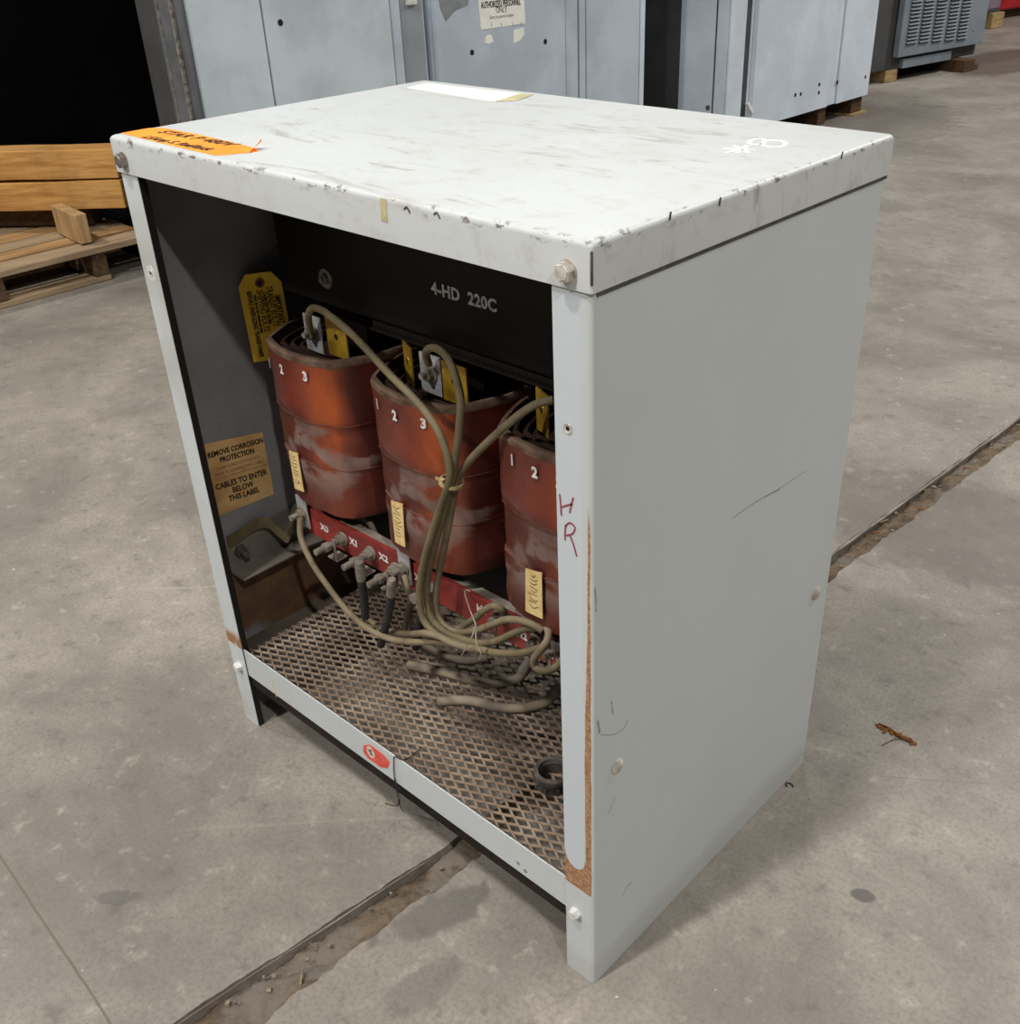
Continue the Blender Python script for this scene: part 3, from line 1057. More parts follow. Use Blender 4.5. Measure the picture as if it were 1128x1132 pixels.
# ------------------------------------------------------------------ transformer
tr = thing('dry_type_transformer', 'three-coil dry transformer with orange-brown windings inside the open grey enclosure', 'transformer', (-0.3887, 0.2625, 0.2803))
CX = [-0.6135, -0.3887, -0.1640]
b = MB()
YF, YB = 0.168, 0.357
b.box(-0.702, -0.075, YF, YB, 0.7135, 0.8500)
b.box(-0.702, -0.075, 0.190, 0.335, 0.2860, 0.4100)
for cx in CX:
    b.box(cx - 0.045, cx + 0.045, 0.200, 0.325, 0.400, 0.720)
b.text('4-HD  220C', 0.0205, lambda u, v, w: Vector((-0.335 + u, YF - 0.0002 - w, 0.7785 + v)), 1, 0.0003, sx=0.98, spacing=1.08, bold=.0007)
b.build('core', ['black', 'stencil'], tr, bevel=0.0015)
b = MB()
b.box(-0.505, -0.075, 0.156, 0.1675, 0.7030, 0.7060)
b.box(-0.505, -0.075, 0.1625, 0.1675, 0.7060, 0.7130)
b.box(-0.702, -0.075, 0.160, 0.1675, 0.846, 0.852)
b.build('upper_clamp', 'clamp_dark', tr, bevel=0.001)
b = MB()
b.box(-0.762, -0.008, 0.246, 0.262, 0.2804, 0.3180)
b.box(-0.762, -0.008, 0.232, 0.246, 0.2804, 0.2845)
b.build('lower_clamp', 'dusty', tr, bevel=0.001)
# clamp bolt with washer at the yoke's left end
p = at(361, 308, 1, YF)
b = MB()
b.cyl(p, p + Vector((0, -.002, 0)), .0135, n=28, m=1)
b.cyl(p + Vector((0, -.002, 0)), p + Vector((0, -.007, 0)), .0085, n=6, rot=.4)
b.cyl(p + Vector((0, -.007, 0)), p + Vector((0, -.010, 0)), .0045, n=14)
b.build('clamp_bolt', ['dusty', 'steel'], tr)

CZ0, CZ1 = 0.420, 0.660


def front(u):
    return 0.0985 + 3.2 * u * u


def coil_profile(ins=0.0):
    """plan outline relative to the coil axis, front at smaller y"""
    pts = []
    for i in range(13):
        u = -0.070 + 0.140 * i / 12
        pts.append((u, front(u)))
    pts += [(0.0765, 0.1215), (0.0830, 0.1335), (0.0905, 0.1500), (0.0975, 0.1670), (0.1025, 0.1860), (0.1045, 0.2100)]
    half = pts[:]
    yc = 0.2625
    # mirror front->back
    allp = half + [(u, 2 * yc - v) for u, v in reversed(half[13:])] + [(u, 2 * yc - v) for u, v in reversed(half[:13])]
    left = [(-u, v) for u, v in half[13:]]
    allp = [(u, v) for u, v in half[13:]] + [(u, 2 * yc - v) for u, v in reversed(half[13:])] \
        + [(u, 2 * yc - v) for u, v in reversed(half[:13])] + [(u, 2 * yc - v) for u, v in left] + [(u, v) for u, v in reversed(left)] + half[:13]
    if ins:
        out = []
        for u, v in allp:
            L = math.hypot(u, (v - yc) * 0.66)
            k_ = 1 - ins / L
            out.append((u * k_, yc + (v - yc) * k_))
        return out
    return allp


def coil_ring(cx, z, ins, amp, seed):
    o_ = []
    for u, v in coil_profile(ins):
        nn = Vector((u, (v - 0.2625) * 0.66, 0)).normalized()
        d = amp * mnoise.noise(Vector((u * 26 + seed, v * 26, z * 34))) + amp * .5 * mnoise.noise(Vector((u * 70 + seed, v * 70, z * 90)))
        o_.append(Vector((cx + u + nn.x * d, v + nn.y * d, z)))
    return o_


LABPX = [((321, 497), (331, 500), (338, 543), (328, 539)), ((434, 552), (447, 556), (450, 604), (439, 598)), ((583, 627), (601, 632), (602, 683), (583, 674))]
DIGITS = [((299, 400), (313, 408), (339, 416)), ((419, 446), (438, 459), (470, 468)), ((568, 508), (593, 522), None)]


def on_coil(px, py, cx):
    """point where a sight line meets the coil's front face"""
    yv = 0.11
    for _ in range(30):
        p = at(px, py, 1, yv)
        u = max(-0.07, min(0.07, p.x - cx))
        yv = yv * .5 + front(u) * .5
    return at(px, py, 1, yv)


for k_, cx in enumerate(CX):
    b = MB()
    rings = []
    seed = 3.1 * k_
    zs = [CZ0, CZ0 + .002, .428, .436, .446, .456, .466, .476, .486, .496, .504, .510, .514, .518, .524, .532, .540, .548, .554, .558, .562, .566, .572, .590, .61, .63, .652, CZ1 - .002]
    for z_ in zs:
        ins = 0.0
        amp = 0.0016
        if z_ < CZ0 + .001:
            ins = .002
        if z_ < .556:
            amp = 0.0036
            ins += 0.0012
        if .556 <= z_ <= .564:
            ins += 0.001
            amp = .002
        rings.append(coil_ring(cx, z_, ins, amp if z_ > CZ0 + .001 else .002, seed))
    b.loft(rings, caps=False)
    # digits
    for dg_, dpx in zip('123', DIGITS[k_]):
        if dpx is None:
            dpx = (620, 534)
        c0 = on_coil(*dpx, cx)
        uc = c0.x - cx
        if dg_ == '1':
            uc = max(uc, -0.066)
        b.text(dg_, 0.0182, (lambda uc_, z0: (lambda u, v, w: Vector((cx + uc_ + u, front(uc_ + u) - 0.0026 - w, z0 + v))))(uc, c0.z), 1, 0.0004, sx=0.9, bold=.0008)
    # wrap seams
    for z_, ins in ((0.5665, -.0004), (0.4980, 0.0006)):
        rr_ = [coil_ring(cx, z_ + d, ins + s, .0016 if z_ > .55 else .0036, seed) for d, s in ((-.0004, .001), (-.0004, 0), (.0004, 0), (.0004, .001))]
        b.loft(rr_, 2, caps=False)
    co = b.build('coil', ['coil', 'white_ink', 'seam'], tr, loc=(cx, 0, CZ0))
    # paper collar at the top of the winding
    b = MB()
    zt_ = CZ1
    rr_ = []
    for ins, z_ in ((.0010, zt_ - .009), (-.0002, zt_ - .008), (-.0008, zt_ - .001), (.0010, zt_ + .0025), (.0050, zt_ + .0022), (.0065, zt_ - .001), (.0068, zt_ - .03)):
        rr_.append([Vector((cx + u, v, z_ + .0012 * mnoise.noise(Vector((u * 40 + seed, v * 40, 0))))) for u, v in coil_profile(ins)])
    b.loft(rr_, caps=False)
    rm_ = b.build('rim', 'paper_rim', co)
    b = MB()
    for i0, zz in ((.0125, zt_ - .006), (.0220, zt_ - .011), (.0310, zt_ - .016)):
        rr_ = []
        for ins, z_ in ((i0, zz - .035), (i0, zz - .002), (i0 + .0012, zz), (i0 + .0045, zz), (i0 + .0057, zz - .002), (i0 + .0057, zz - .035)):
            rr_.append([Vector((cx + u, v, z_ + .0018 * mnoise.noise(Vector((u * 30 + seed + i0, v * 30, 0))))) for u, v in coil_profile(ins)])
        b.loft(rr_, caps=False)
    # closed floor of the slots
    pr = coil_profile(.004)
    b.add([Vector((cx + u, v, zt_ - .03)) for u, v in pr], [tuple(range(len(pr)))])
    b.build('winding_layers', 'inner_rim', co)
    # handwritten tag stuck on the lower left of the winding
    q = LABPX[k_]
    P = [on_coil(*pt, cx) for pt in q]
    b = MB()
    nu, nv = 6, 8
    vs_, fs_ = [], []
    for j in range(nv + 1):
        for i in range(nu + 1):
            s, t = i / nu, j / nv
            p = (P[0] * (1 - s) + P[1] * s) * (1 - t) + (P[3] * (1 - s) + P[2] * s) * t
            u = p.x - cx
            vs_.append(Vector((p.x, front(u) - 0.0031, p.z)))
    for j in range(nv):
        for i in range(nu):
            a = j * (nu + 1) + i
            fs_.append((a, a + 1, a + nu + 2, a + nu + 1))
    nb = len(vs_)
    vs_ += [p + Vector((0, .0010, 0)) for p in vs_]
    fs_ += [tuple(nb + i for i in reversed(f)) for f in fs_]
    b.add(vs_, fs_)

    def lp_(s, t):
        p = (P[0] * (1 - s) + P[1] * s) * (1 - t) + (P[3] * (1 - s) + P[2] * s) * t
        return Vector((p.x, front(p.x - cx) - 0.0034, p.z))
    rnd = random.Random(k_)
    for i in range(9):
        t0 = 0.10 + i * 0.085
        b.strip([lp_(.30 + rnd.uniform(-.1, .1), t0), lp_(.5, t0 + rnd.uniform(.0, .05)), lp_(.72 + rnd.uniform(-.1, .1), t0 + rnd.uniform(-.02, .06))], (0, -1, 0), .0006, .0002, 1, 3)
    b.build('winding_tag', ['cream_label', 'ink'], co)

# tap plates above the coils
TAPS = [[(338, 346, 355, 382, 'silver'), (362, 352, 383, 388, 'brass')],
        [(445, 378, 458, 416, 'brass'), (466, 389, 487, 428, 'silver'), (490, 401, 516, 437, 'brass')],
        [(594, 430, 606, 471, 'brass')]]
YT = 0.140
for cx, row in zip(CX, TAPS):
    for (x0, y0, x1, y1, mt) in row:
        pc = at((x0 + x1) / 2, (y0 + y1) / 2, 1, YT)
        w2 = 0.0185 if mt == 'silver' else (0.0210 if (x1 - x0) > 16 else 0.0150)
        tw = -0.40 if (x1 - x0) < 16 and mt == 'brass' else 0.0
        ax = Vector((math.cos(tw), math.sin(tw), 0))
        ay = Vector((-math.sin(tw), math.cos(tw), 0))
        b = MB()
        b.obox(pc + Vector((0, 0, -.006)), (ax, ay, (0, 0, 1)), (w2, .0011, .0255), 0)
        if mt == 'silver':
            f0 = pc - ay * .0012 + Vector((0, 0, -.004))
            b.cyl(f0, f0 - ay * .002, .0125, n=22, m=1)
            b.cyl(f0 - ay * .002, f0 - ay * .009, .0090, n=6, m=1)
            b.cyl(f0 - ay * .009, f0 - ay * .016, .0042, n=12, m=1)
        else:
            f0 = pc - ay * .0012 + Vector((0, 0, -.003))
            b.lathe([(.0044, .0002), (.0046, .0008), (.0078, .0008), (.0082, .0002)], f0, 18, 0, tuple(-ay))
            b.cyl(f0, f0 - ay * .0004, .0045, n=14, m=2)
        o = b.build('tap_plate', [mt, 'steel', 'hole'], tr, bevel=0.0)
        lab(o, 'silver plate with clamped stud' if mt == 'silver' else 'yellow brass plate with a hole')

# red terminal board
YS = 0.120
b = MB()
b.box(-0.668, -0.030, YS, YS + .0065, 0.350, 0.396)
b.box(-0.668, -0.030, YS + .0066, YS + .020, 0.392, 0.3955, 1)
for s, px, py in (('X0', 359, 584), ('X1', 391.5, 600), ('X2', 424.5, 617), ('X3', 464, 640), ('H1', 533, 674), ('H2', 577, 702), ('H3', 616, 727)):
    p = at(px, py, 1, YS)
    b.text(s, 0.0150, (lambda p_: (lambda u, v, w: p_ + Vector((u, -.0002 - w, v))))(p), 2, 0.0003, sx=1.05, bold=.0006)
tb = b.build('terminal_board', ['red', 'dusty', 'white_ink'], tr, bevel=0.0006)
lab(tb, 'red terminal board with white stencilled markings')

# terminal studs with angled tabs
STUDS = [(380, 595, 353, 605), (411, 611, 386, 622), (439, 629, 419, 640), (478, 650, 470, 655)]
for (bx, by, tx_, ty_) in STUDS:
    p = at(bx, by, 1, YS)
    b = MB()
    L = 0.052 if tx_ < 460 else .03
    d = Vector((0, -1, 0))
    b.cyl(p, p + d * .004, .0112, n=20)
    b.cyl(p + d * .004, p + d * .012, .0088, n=6, rot=.2)
    b.cyl(p + d * .012, p + d * L, .0049, n=14)
    b.cyl(p + d * .028, p + d * .036, .0080, n=6, rot=.5)
    # bent tab: vertical leaf and foot
    b.box(p.x + .004, p.x + .010, p.y - .024, p.y - .0215, p.z - .024, p.z + .012)
    b.box(p.x - .012, p.x + .010, p.y - .024, p.y - .004, p.z - .0265, p.z - .0240)
    b.build('terminal_stud', 'dusty', tr, bevel=0.0005)
# small white jumper plates with nuts on the board's front
for (x0, y0, x1, y1, nx_, ny_) in ((328, 549, 343, 582, 331, 564), (440, 611, 456, 641, 447, 627)):
    pc = at((x0 + x1) / 2, (y0 + y1) / 2, 1, YS - .004)
    b = MB()
    b.box(pc.x - .0125, pc.x + .0125, YS - .0055, YS - .0035, pc.z - .026, pc.z + .026)
    f0 = Vector((pc.x - .001, YS - .0055, pc.z - .002))
    b.cyl(f0, f0 + Vector((0, -.002, 0)), .0105, n=20, m=1)
    b.cyl(f0 + Vector((0, -.002, 0)), f0 + Vector((0, -.009, 0)), .0078, n=6, m=1)
    b.cyl(f0 + Vector((0, -.009, 0)), f0 + Vector((0, -.022, 0)), .0045, n=12, m=1)
    b.cyl(f0 + Vector((0, -.006, -.002)), f0 + Vector((0, -.006, -.022)), .0052, n=12, m=1)
    o = b.build('jumper_plate', ['silver', 'dusty'], tr, bevel=0.0)
    lab(o, 'white metal plate with dusty nut')
# high-side studs on the right, partly covered by leads
for (bx, by) in ((556, 678), (597, 704), (616, 716)):
    p = at(bx, by, 1, YS)
    b = MB()
    d = Vector((0, -1, 0))
    b.cyl(p, p + d * .003, .012, n=18)
    b.cyl(p + d * .003, p + d * .011, .0095, n=6, rot=.3)
    b.cyl(p + d * .011, p + d * .024, .0048, n=12)
    b.box(p.x + .004, p.x + .009, p.y - .022, p.y - .020, p.z - .024, p.z + .006)
    b.build('terminal_stud', 'dusty', tr, bevel=0.0004)


# ------------------------------------------------------------------ leads
def lead(name, label, cat, pts, r, mat, extra=None, group=None, seg=10, mats=None):
    P = [at(px, py, 1, y_) if len(q) == 3 else Vector(q[:3]) for q in pts for (px, py, y_) in [q[:3]]]
    b_ = MB()
    b_.tube(P, r, seg, 0, 6)
    if extra:
        extra(b_, P)
    o_ = b_.build(name, mats or [mat], loc=P[-1])
    return tag(o_, label, cat, group)


def lug_end(b_, P):
    """crimped lug barrel on the first point"""
    d = (P[1] - P[0]).normalized()
    b_.cyl(P[0] - d * .004, P[0] + d * .014, .0058, n=10, m=1)


G = None
lead('lead_wire', 'beige lead looping from the left coil terminal down to the cable tie', 'wire',
     [(343, 366, .128), (341, 350, .122), (345, 341, .112), (356, 343, .100), (375, 357, .088), (396, 376, .082), (430, 413, .076), (458, 441, .074), (478, 466, .073), (491, 492, .072), (497, 517, .070), (496, 534, .068),
      (489, 555, .067), (479, 585, .066), (470, 615, .066), (465, 640, .066), (464, 663, .066), (468, 684, .066), (480, 699, .066), (497, 708, .066), (518, 714, .066), (545, 721, .068), (575, 722, .074), (598, 716, .086), (608, 712, .094)], .0047, 'lead_olive')
lead('lead_wire', 'lead looping from the middle coil stud over the yellow plate to the tie', 'wire',
     [(474, 403, .128), (471, 391, .122), (475, 385, .114), (484, 386, .102), (495, 396, .094), (503, 414, .088), (509, 440, .084), (508, 470, .080), (504, 505, .0785), (500, 530, .078),
      (494, 556, .077), (485, 588, .076), (477, 617, .076), (472, 645, .076), (473, 668, .076), (479, 686, .076), (492, 698, .076), (510, 706, .076), (530, 711, .077), (548, 709, .080), (566, 701, .086), (582, 695, .094), (592, 695, .100)], .0047, 'lead_olive')
lead('lead_wire', 'lead running diagonally from the right coil plate down to the tie', 'wire',
     [(612, 442, .126), (598, 445, .118), (582, 453, .110), (560, 470, .100), (537, 491, .093), (518, 511, .089), (506, 528, .0885),
      (502, 545, .088), (497, 575, .0865), (491, 605, .0865), (485, 635, .0865), (482, 660, .0865), (484, 680, .0865), (493, 693, .0865), (507, 699, .0865), (526, 697, .0870), (545, 690, .088), (560, 685, .089), (576, 686, .091), (590, 691, .0945), (600, 697, .098)], .0047, 'lead')
lead('lead_wire', 'short lead curving from the bundle up to the first right-hand terminal', 'wire',
     [(494, 703, .0985), (510, 694, .0985), (527, 682, .0985), (538, 673, .0985), (547, 670, .100), (554, 673, .103), (558, 679, .108)], .0047, 'lead')
lead('lead_wire', 'long lead drooping from the far left terminal to the bundle', 'wire',
     [(332, 573, .104), (332, 590, .098), (337, 606, .094), (348, 627, .090), (364, 650, .086), (382, 673, .082), (400, 690, .078), (418, 701, .074), (438, 708, .070), (460, 710, .062), (482, 709, .060), (500, 712, .060), (520, 716, .061), (540, 720, .0655)], .0046, 'lead')
lead('lead_wire', 'lead rising from behind the black stub to join the bundle', 'wire',
     [(404, 684, .112), (412, 688, .106), (424, 695, .098), (440, 700, .090), (456, 701, .078), (470, 700, .0535), (486, 704, .056), (500, 711, .058), (518, 716.5, .060), (535, 720, .0655)], .0046, 'lead')
lead('lead_wire', 'short lead hanging from the white jumper plate beside the middle coil', 'wire',
     [(447, 636, .106), (451, 648, .102), (454, 662, .1), (452, 676, .1), (447, 696, .100)], .0044, 'lead')
lead('lead_wire', 'dark-ended lead looping beside the right front post', 'wire',
     [(597, 688, .108), (606, 697, .100), (605, 708, .085), (598, 718, .075), (591, 728, .070), (591, 736, .070), (599, 741, .072), (610, 740, .082), (618, 734, .090), (626, 724, .096)], .0047, 'lead')
lead('lead_wire', 'grey lead passing behind the terminal board under the left coil', 'wire',
     [(372, 566, .160), (388, 568, .158), (402, 573, .155), (411, 582, .152), (418, 597, .150)], .0048, 'cable')
# cable tie
b = MB()
tc = at(499, 533, 1, .078)
b.lathe([(.0135, -.0022), (.0150, -.0022), (.0150, .0022), (.0135, .0022), (.0135, -.0022)], tc, 22, 0, (0.15, 0.1, 1))
hd = at(489, 532, 1, .068)
b.obox(hd, ((1, 0, 0), (0, 1, 0), (0, 0, 1)), (.0034, .0028, .0030))
b.obox(hd + Vector((-.006, 0, 0.0006)), ((1, 0, 0), (0, 1, 0), (0, 0, 1)), (.005, .0006, .0018))
tag(b.build('cable_tie', 'tie', loc=tc), 'cream cable tie holding the three leads in front of the middle coil', 'cable tie')

# dark cut cable stubs hanging from the X terminals
for lb, pts, zz in (('black cable stub hanging straight down from terminal X1', [(398, 630, .072), (400, 645, .074), (403, 668, .080), (404, 682, .085)], 0),
                    ('black cable stub slanting down from terminal X2', [(433, 648, .072), (432, 665, .074), (427, 690, .078), (421, 713, .084)], 0),
                    ('short black cable stub below terminal X3', [(466, 662, .100), (464, 690, .104), (460, 716, .108)], 0)):
    P = [at(*q[:2], 1, q[2]) for q in pts]
    b = MB()
    b.tube(P, .0060, 12, 0, 6)
    d = (P[1] - P[0]).normalized()
    b.cyl(P[0] - d * .006, P[0] + d * .018, .0068, .0066, n=12, m=1)
    b.cyl(P[0] - d * .014, P[0] - d * .006, .0050, .0068, n=10, m=1)
    b.cyl(P[-1], P[-1] + (P[-1] - P[-2]).normalized() * .0004, .0052, n=12, m=2)
    tag(b.build('cable_stub', ['cable_dark', 'dusty', 'hole'], loc=P[-1]), lb, 'cable', 'cut cables on the terminals')


# loose cut cables lying on the expanded metal
def mesh_cable(label, pts, r, lug=True):
    P = [at(px, py, 2, z_) for px, py, z_ in pts]
    b_ = MB()
    b_.tube(P, r, 14, 0, 6)
    d = (P[0] - P[1]).normalized()
    b_.cyl(P[0], P[0] + d * .0006, r * .72, n=12, m=1)
    if lug:
        d = (P[-1] - P[-2]).normalized()
        b_.cyl(P[-1] - d * .006, P[-1] + d * .024, r * 1.2, r * 1.15, n=14, m=1)
        b_.obox(P[-1] + d * .028, (d, ortho(d)[0], ortho(d)[1]), (.012, r * 1.1, .0018), 1)
    o_ = b_.build('cut_cable', ['cable', 'dusty'], loc=P[0])
    return tag(o_, label, 'cable', 'cut cables on the mesh')


zc_ = zc + .0085
mesh_cable('grey cut cable whose pale end points left across the middle of the mesh', [(451, 735, zc_ + .002), (466, 738, zc_ + .001), (490, 743, zc_), (516, 750, zc_), (541, 755, zc_), (562, 753, zc_ + .003), (574, 749, zc_ + .012), (580, 740, zc_ + .026)], .0074)
mesh_cable('grey cut cable nearest the front rail, bending up behind the post', [(483, 776, zc_ + .001), (500, 774, zc_), (522, 775, zc_), (548, 781, zc_), (570, 783, zc_), (592, 780, zc_ + .002), (605, 775, zc_ + .008), (614, 765, zc_ + .022)], .0074)
mesh_cable('short grey cable end lying under the lead bundle', [(538, 727, zc_ + .004), (520, 730, zc_ + .002), (502, 728, zc_), (486, 722, zc_), (470, 714, zc_ + .001)], .0066, False)

# pale cord tied round the bundle
b = MB()
b.tube([at(526, 690, 1, .066), at(519, 672, 1, .080), at(514, 656, 1, .110), at(516, 652, 1, .113), at(520, 654, 1, .1135)], .0009, 6, 0, 5)
b.tube([at(526, 690, 1, .066), at(522, 704, 1, .054), at(515, 716, 1, .052), at(511, 724, 1, .052)], .0009, 6, 0, 5)
b.tube([at(526, 690, 1, .066), at(527, 712, 1, .052), at(532, 722, 1, .050), at(530, 730, 1, .050)], .0009, 6, 0, 5)
tag(b.build('cord', 'twine', loc=at(526, 690, 1, .066)), 'thin pale cord hooked over the red board and hanging by the bundle', 'cord')

# plastic bushing lying on the mesh
bc = at(612, 858, 2, zc + .012)
b = MB()
bc = Vector((bc.x, bc.y, zc + .0012))
b.lathe([(.0185, .0005), (.0255, .0), (.0265, .004), (.0255, .010), (.0265, .012), (.0270, .018), (.0262, .0225), (.0240, .0240), (.0205, .0238), (.0190, .0215), (.0190, .0185), (.0178, .018), (.0178, .0005), (.0185, .0005)], bc, 36)
for i in range(10):
    a = 2 * math.pi * i / 10
    d = Vector((math.cos(a), math.sin(a), 0))
    b.obox(bc + d * .0262 + Vector((0, 0, .006)), (d, (-d.y, d.x, 0), (0, 0, 1)), (.0014, .002, .0045))
tag(b.build('bushing', 'bushing', loc=bc), 'round black plastic conduit bushing lying on the mesh beside the right post', 'bushing')

# yellow shipping tag hanging by the left wall
A = Vector((-0.7490, 0.1265, 0))
Bx = Vector((-0.7210, 0.1790, 0))
tl = at(265, 300, 1, 0.1265)
ztop, zbot = 0.7340, 0.6045
ud = (Bx - A).normalized()
wd = 0.0600
nrm = Vector((ud.y, -ud.x, 0))
A = at(262, 312, 1, 0.1265)
A = Vector((max(A.x, -.7560), .1265, 0))
cl = 0.012


def tg(u, v):
    return A + ud * u + Vector((0, 0, v)) + nrm * (0.003 * math.sin(v * 20)) + Vector((0.006 * (0.74 - v) / .13, 0, 0))


b = MB()
poly = [(0, zbot), (wd, zbot), (wd, ztop - cl), (wd - cl, ztop), (cl, ztop), (0, ztop - cl)]
N_ = 8
ringsL = []
vs_, fs_ = [], []
for j in range(N_ + 1):
    v = zbot + (ztop - zbot) * j / N_
    cut = max(0.0, v - (ztop - cl))
    for i in range(5):
        u0, u1 = cut, wd - cut
        vs_.append(tg(u0 + (u1 - u0) * i / 4, v))
for j in range(N_):
    for i in range(4):
        a = j * 5 + i
        fs_.append((a, a + 1, a + 6, a + 5))
nb = len(vs_)
vs_ += [p - nrm * .0005 for p in vs_]
fs_ += [tuple(nb + i for i in reversed(f)) for f in fs_]
b.add(vs_, fs_)


def tagmap(u0, v0):
    # lettering runs down the card, letter tops towards the right edge
    return lambda u, v, w: tg(u0 + v, v0 - u) + nrm * (w + .0002)


for s, u0, v0, sz, m_ in (('IMPORTANT -', .0500, ztop - .034, .0115, 1), ('TRANSIT BOLTS', .0410, ztop - .020, .0125, 2), ('Loosen from the core feet', .0345, ztop - .028, .0066, 1),
                          ('SHIPPING BOLTS', .0270, ztop - .024, .0125, 2), ('which tie on the transformer base', .0200, ztop - .030, .0062, 1), ('BEFORE ENERGIZING TRANSFORMER', .0125, ztop - .024, .0090, 1)):
    b.text(s, sz, tagmap(u0, v0), m_, 0.0002, align='LEFT', sx=.66, bold=.0003)
hc = tg(wd * .5, ztop - .014) + nrm * .0003
b.lathe([(.0028, 0), (.0028, .0005), (.0066, .0005), (.0066, 0)], hc, 22, 3, tuple(nrm))
b.cyl(hc, hc + nrm * .0003, .0028, n=14, m=4)
b.tube([hc + nrm * .001, hc + Vector((0.0, .004, .012)), hc + Vector((.002, .012, .028)), hc + Vector((.012, .044, .056))], .0006, 6, 5, 5)
tag(b.build('shipping_tag', ['tag', 'ink', 'tag_ink', 'eyelet', 'hole', 'thread'], loc=hc, sharp=60), 'yellow card shipping tag hanging beside the left inner wall', 'tag')

# dark thread caught on the bottom rail
b = MB()
yt = 0.0006
b.tube([at(466, 826, 2, zc + .004), at(455, 836, 2, zc + .004), at(446, 840, 2, Z1 + .0018), at(437, 836.5, 2, Z1 + .0015), at(435.3, 841, 1, yt), at(436, 858, 1, yt), at(438, 872, 1, yt - .001), at(441, 886, 1, yt - .002), at(438, 891, 1, yt - .004), at(426, 888, 1, yt - .006)], .0008, 6, 0, 5)
b.tube([at(438, 872, 1, yt - .001), at(442, 880, 1, yt - .001), at(442, 890, 1, yt - .001), at(447, 898, 1, yt - .001)], .0007, 6, 0, 5)
b.tube([at(436, 858, 1, yt), at(439, 868, 1, yt - .001), at(443, 873, 1, yt - .001)], .0005, 6, 0, 5)
tag(b.build('thread', 'thread', loc=at(437, 836.5, 2, Z1 + .0015)), 'dark thread draped over the bottom rail beside the red sticker', 'thread')

# scrap of rusty debris on the floor at right
b = MB()
rnd = random.Random(4)
for i in range(16):
    t = i / 15
    p = at(970 + 40 * t, 803 + 18 * t + rnd.uniform(-3, 3), 2, 0.0015)
    d = Vector((rnd.uniform(-1, 1), rnd.uniform(-1, 1), rnd.uniform(-.2, .2))).normalized()
    s = rnd.uniform(.0016, .0034)
    b.obox(p, (d, ortho(d)[0], ortho(d)[1]), (s * 1.6, s * .7, .0011), 0)
b.tube([at(972, 800, 2, .001), at(985, 806, 2, .003), at(1000, 817, 2, .0025), at(1012, 821, 2, .001)], .0018, 6, 0, 4)
b.tube([at(975, 824, 2, .001), at(990, 817, 2, .002), at(1005, 818, 2, .001)], .0008, 6, 0, 4)
tag(b.build('rusty_scrap', 'leaf', loc=at(990, 812, 2, 0)), 'curled rust-brown scrap lying on the concrete right of the enclosure', 'debris')
# small dark ring by the rear right foot
b = MB()
pc = at(873, 868, 2, .001)
b.tube([pc + Vector((.006 * math.cos(a), .004 * math.sin(a), 0)) for a in [i * .5 for i in range(10)]], .0011, 6, 0, 3)
tag(b.build('metal_clip', 'thread', loc=pc), 'small dark curved clip on the floor beside the rear right foot', 'clip')

# ------------------------------------------------------------------ background switchgear
FX = -2.75


def py_(px, py, fx=FX):
    return at(px, py, 0, fx).y


HB = 2.25


def cab_box(b, fx, depth, y0, y1, z0, z1, m=0):
    b.box(fx - depth, fx, y0, y1, z0, z1, m)


# cabinet A: left side open, black inside
ya0, ya1 = py_(212, 65), py_(471, 45)
A_ = thing('switchgear_cabinet', 'grey switchgear cabinet at upper left, its black interior open on the left side', 'cabinet', (FX - 0.9, (ya0 + ya1) / 2, 0))
b = MB()
dp = 2.1
b.box(FX - dp, FX - 0.003, ya0, ya1, HB - .04, HB)
b.box(FX - dp, FX - dp + .03, ya0, ya1, 0.14, HB - .04)
b.box(FX - dp + .03, FX - .03, ya1 - .02, ya1, 0.14, HB - .04)
b.box(FX - .03, FX - .003, ya0 + .012, ya1, 0.14, HB - .04)
b.build('cabinet_body', 'bg_a', A_)
b = MB()
b.box(FX - dp, FX - 0.003, ya0, ya1, 0.0005, 0.1398)
b.build('base_plinth', 'bg_void', A_)
b = MB()
b.box(FX - dp + .031, FX - .031, ya1 - .024, ya1 - .021, .141, HB - .041)  # black sheets paint in the darkness of the open interior
b.box(FX - dp + .031, FX - dp + .034, ya0 + .02, ya1 - .024, .141, HB - .041)
b.box(FX - .036, FX - .0305, ya0 + .02, ya1 - .024, .141, HB - .041)
b.box(FX - dp + .034, FX - .036, ya0 + .02, ya1 - .024, .141, .145)
b.box(FX - dp + .034, FX - .036, ya0 + .02, ya1 - .024, HB - .046, HB - .041)
b.build('interior_darkness', 'bg_void', A_)
xa, xb_, xc_ = at(163, 75, 1, ya0).x, at(185, 75, 1, ya0).x, at(203, 70, 1, ya0).x
b = MB()
b.box(xb_, xc_, ya0 - .003, ya0 + .018, .14, HB - .04)
b.box(xc_ - .006, xc_ + .006, ya0 - .012, ya0 - .003, .14, HB - .04, 1)
b.box(xb_ + .02, xb_ + .024, ya0 - .006, ya0 - .003, .14, HB - .04, 1)
b.build('side_post', ['bg_post', 'steel'], A_)
b = MB()
b.box(xc_ + .0005, FX - .004, ya0 - .001, ya0 + .011, .14, HB - .04)
b.build('corner_post', 'bg_post', A_)
b = MB()
b.box(xa, xb_ - .0005, ya0 + .004, ya0 + .018, .14, HB - .04)
b.build('inner_post', 'louver_dark', A_)


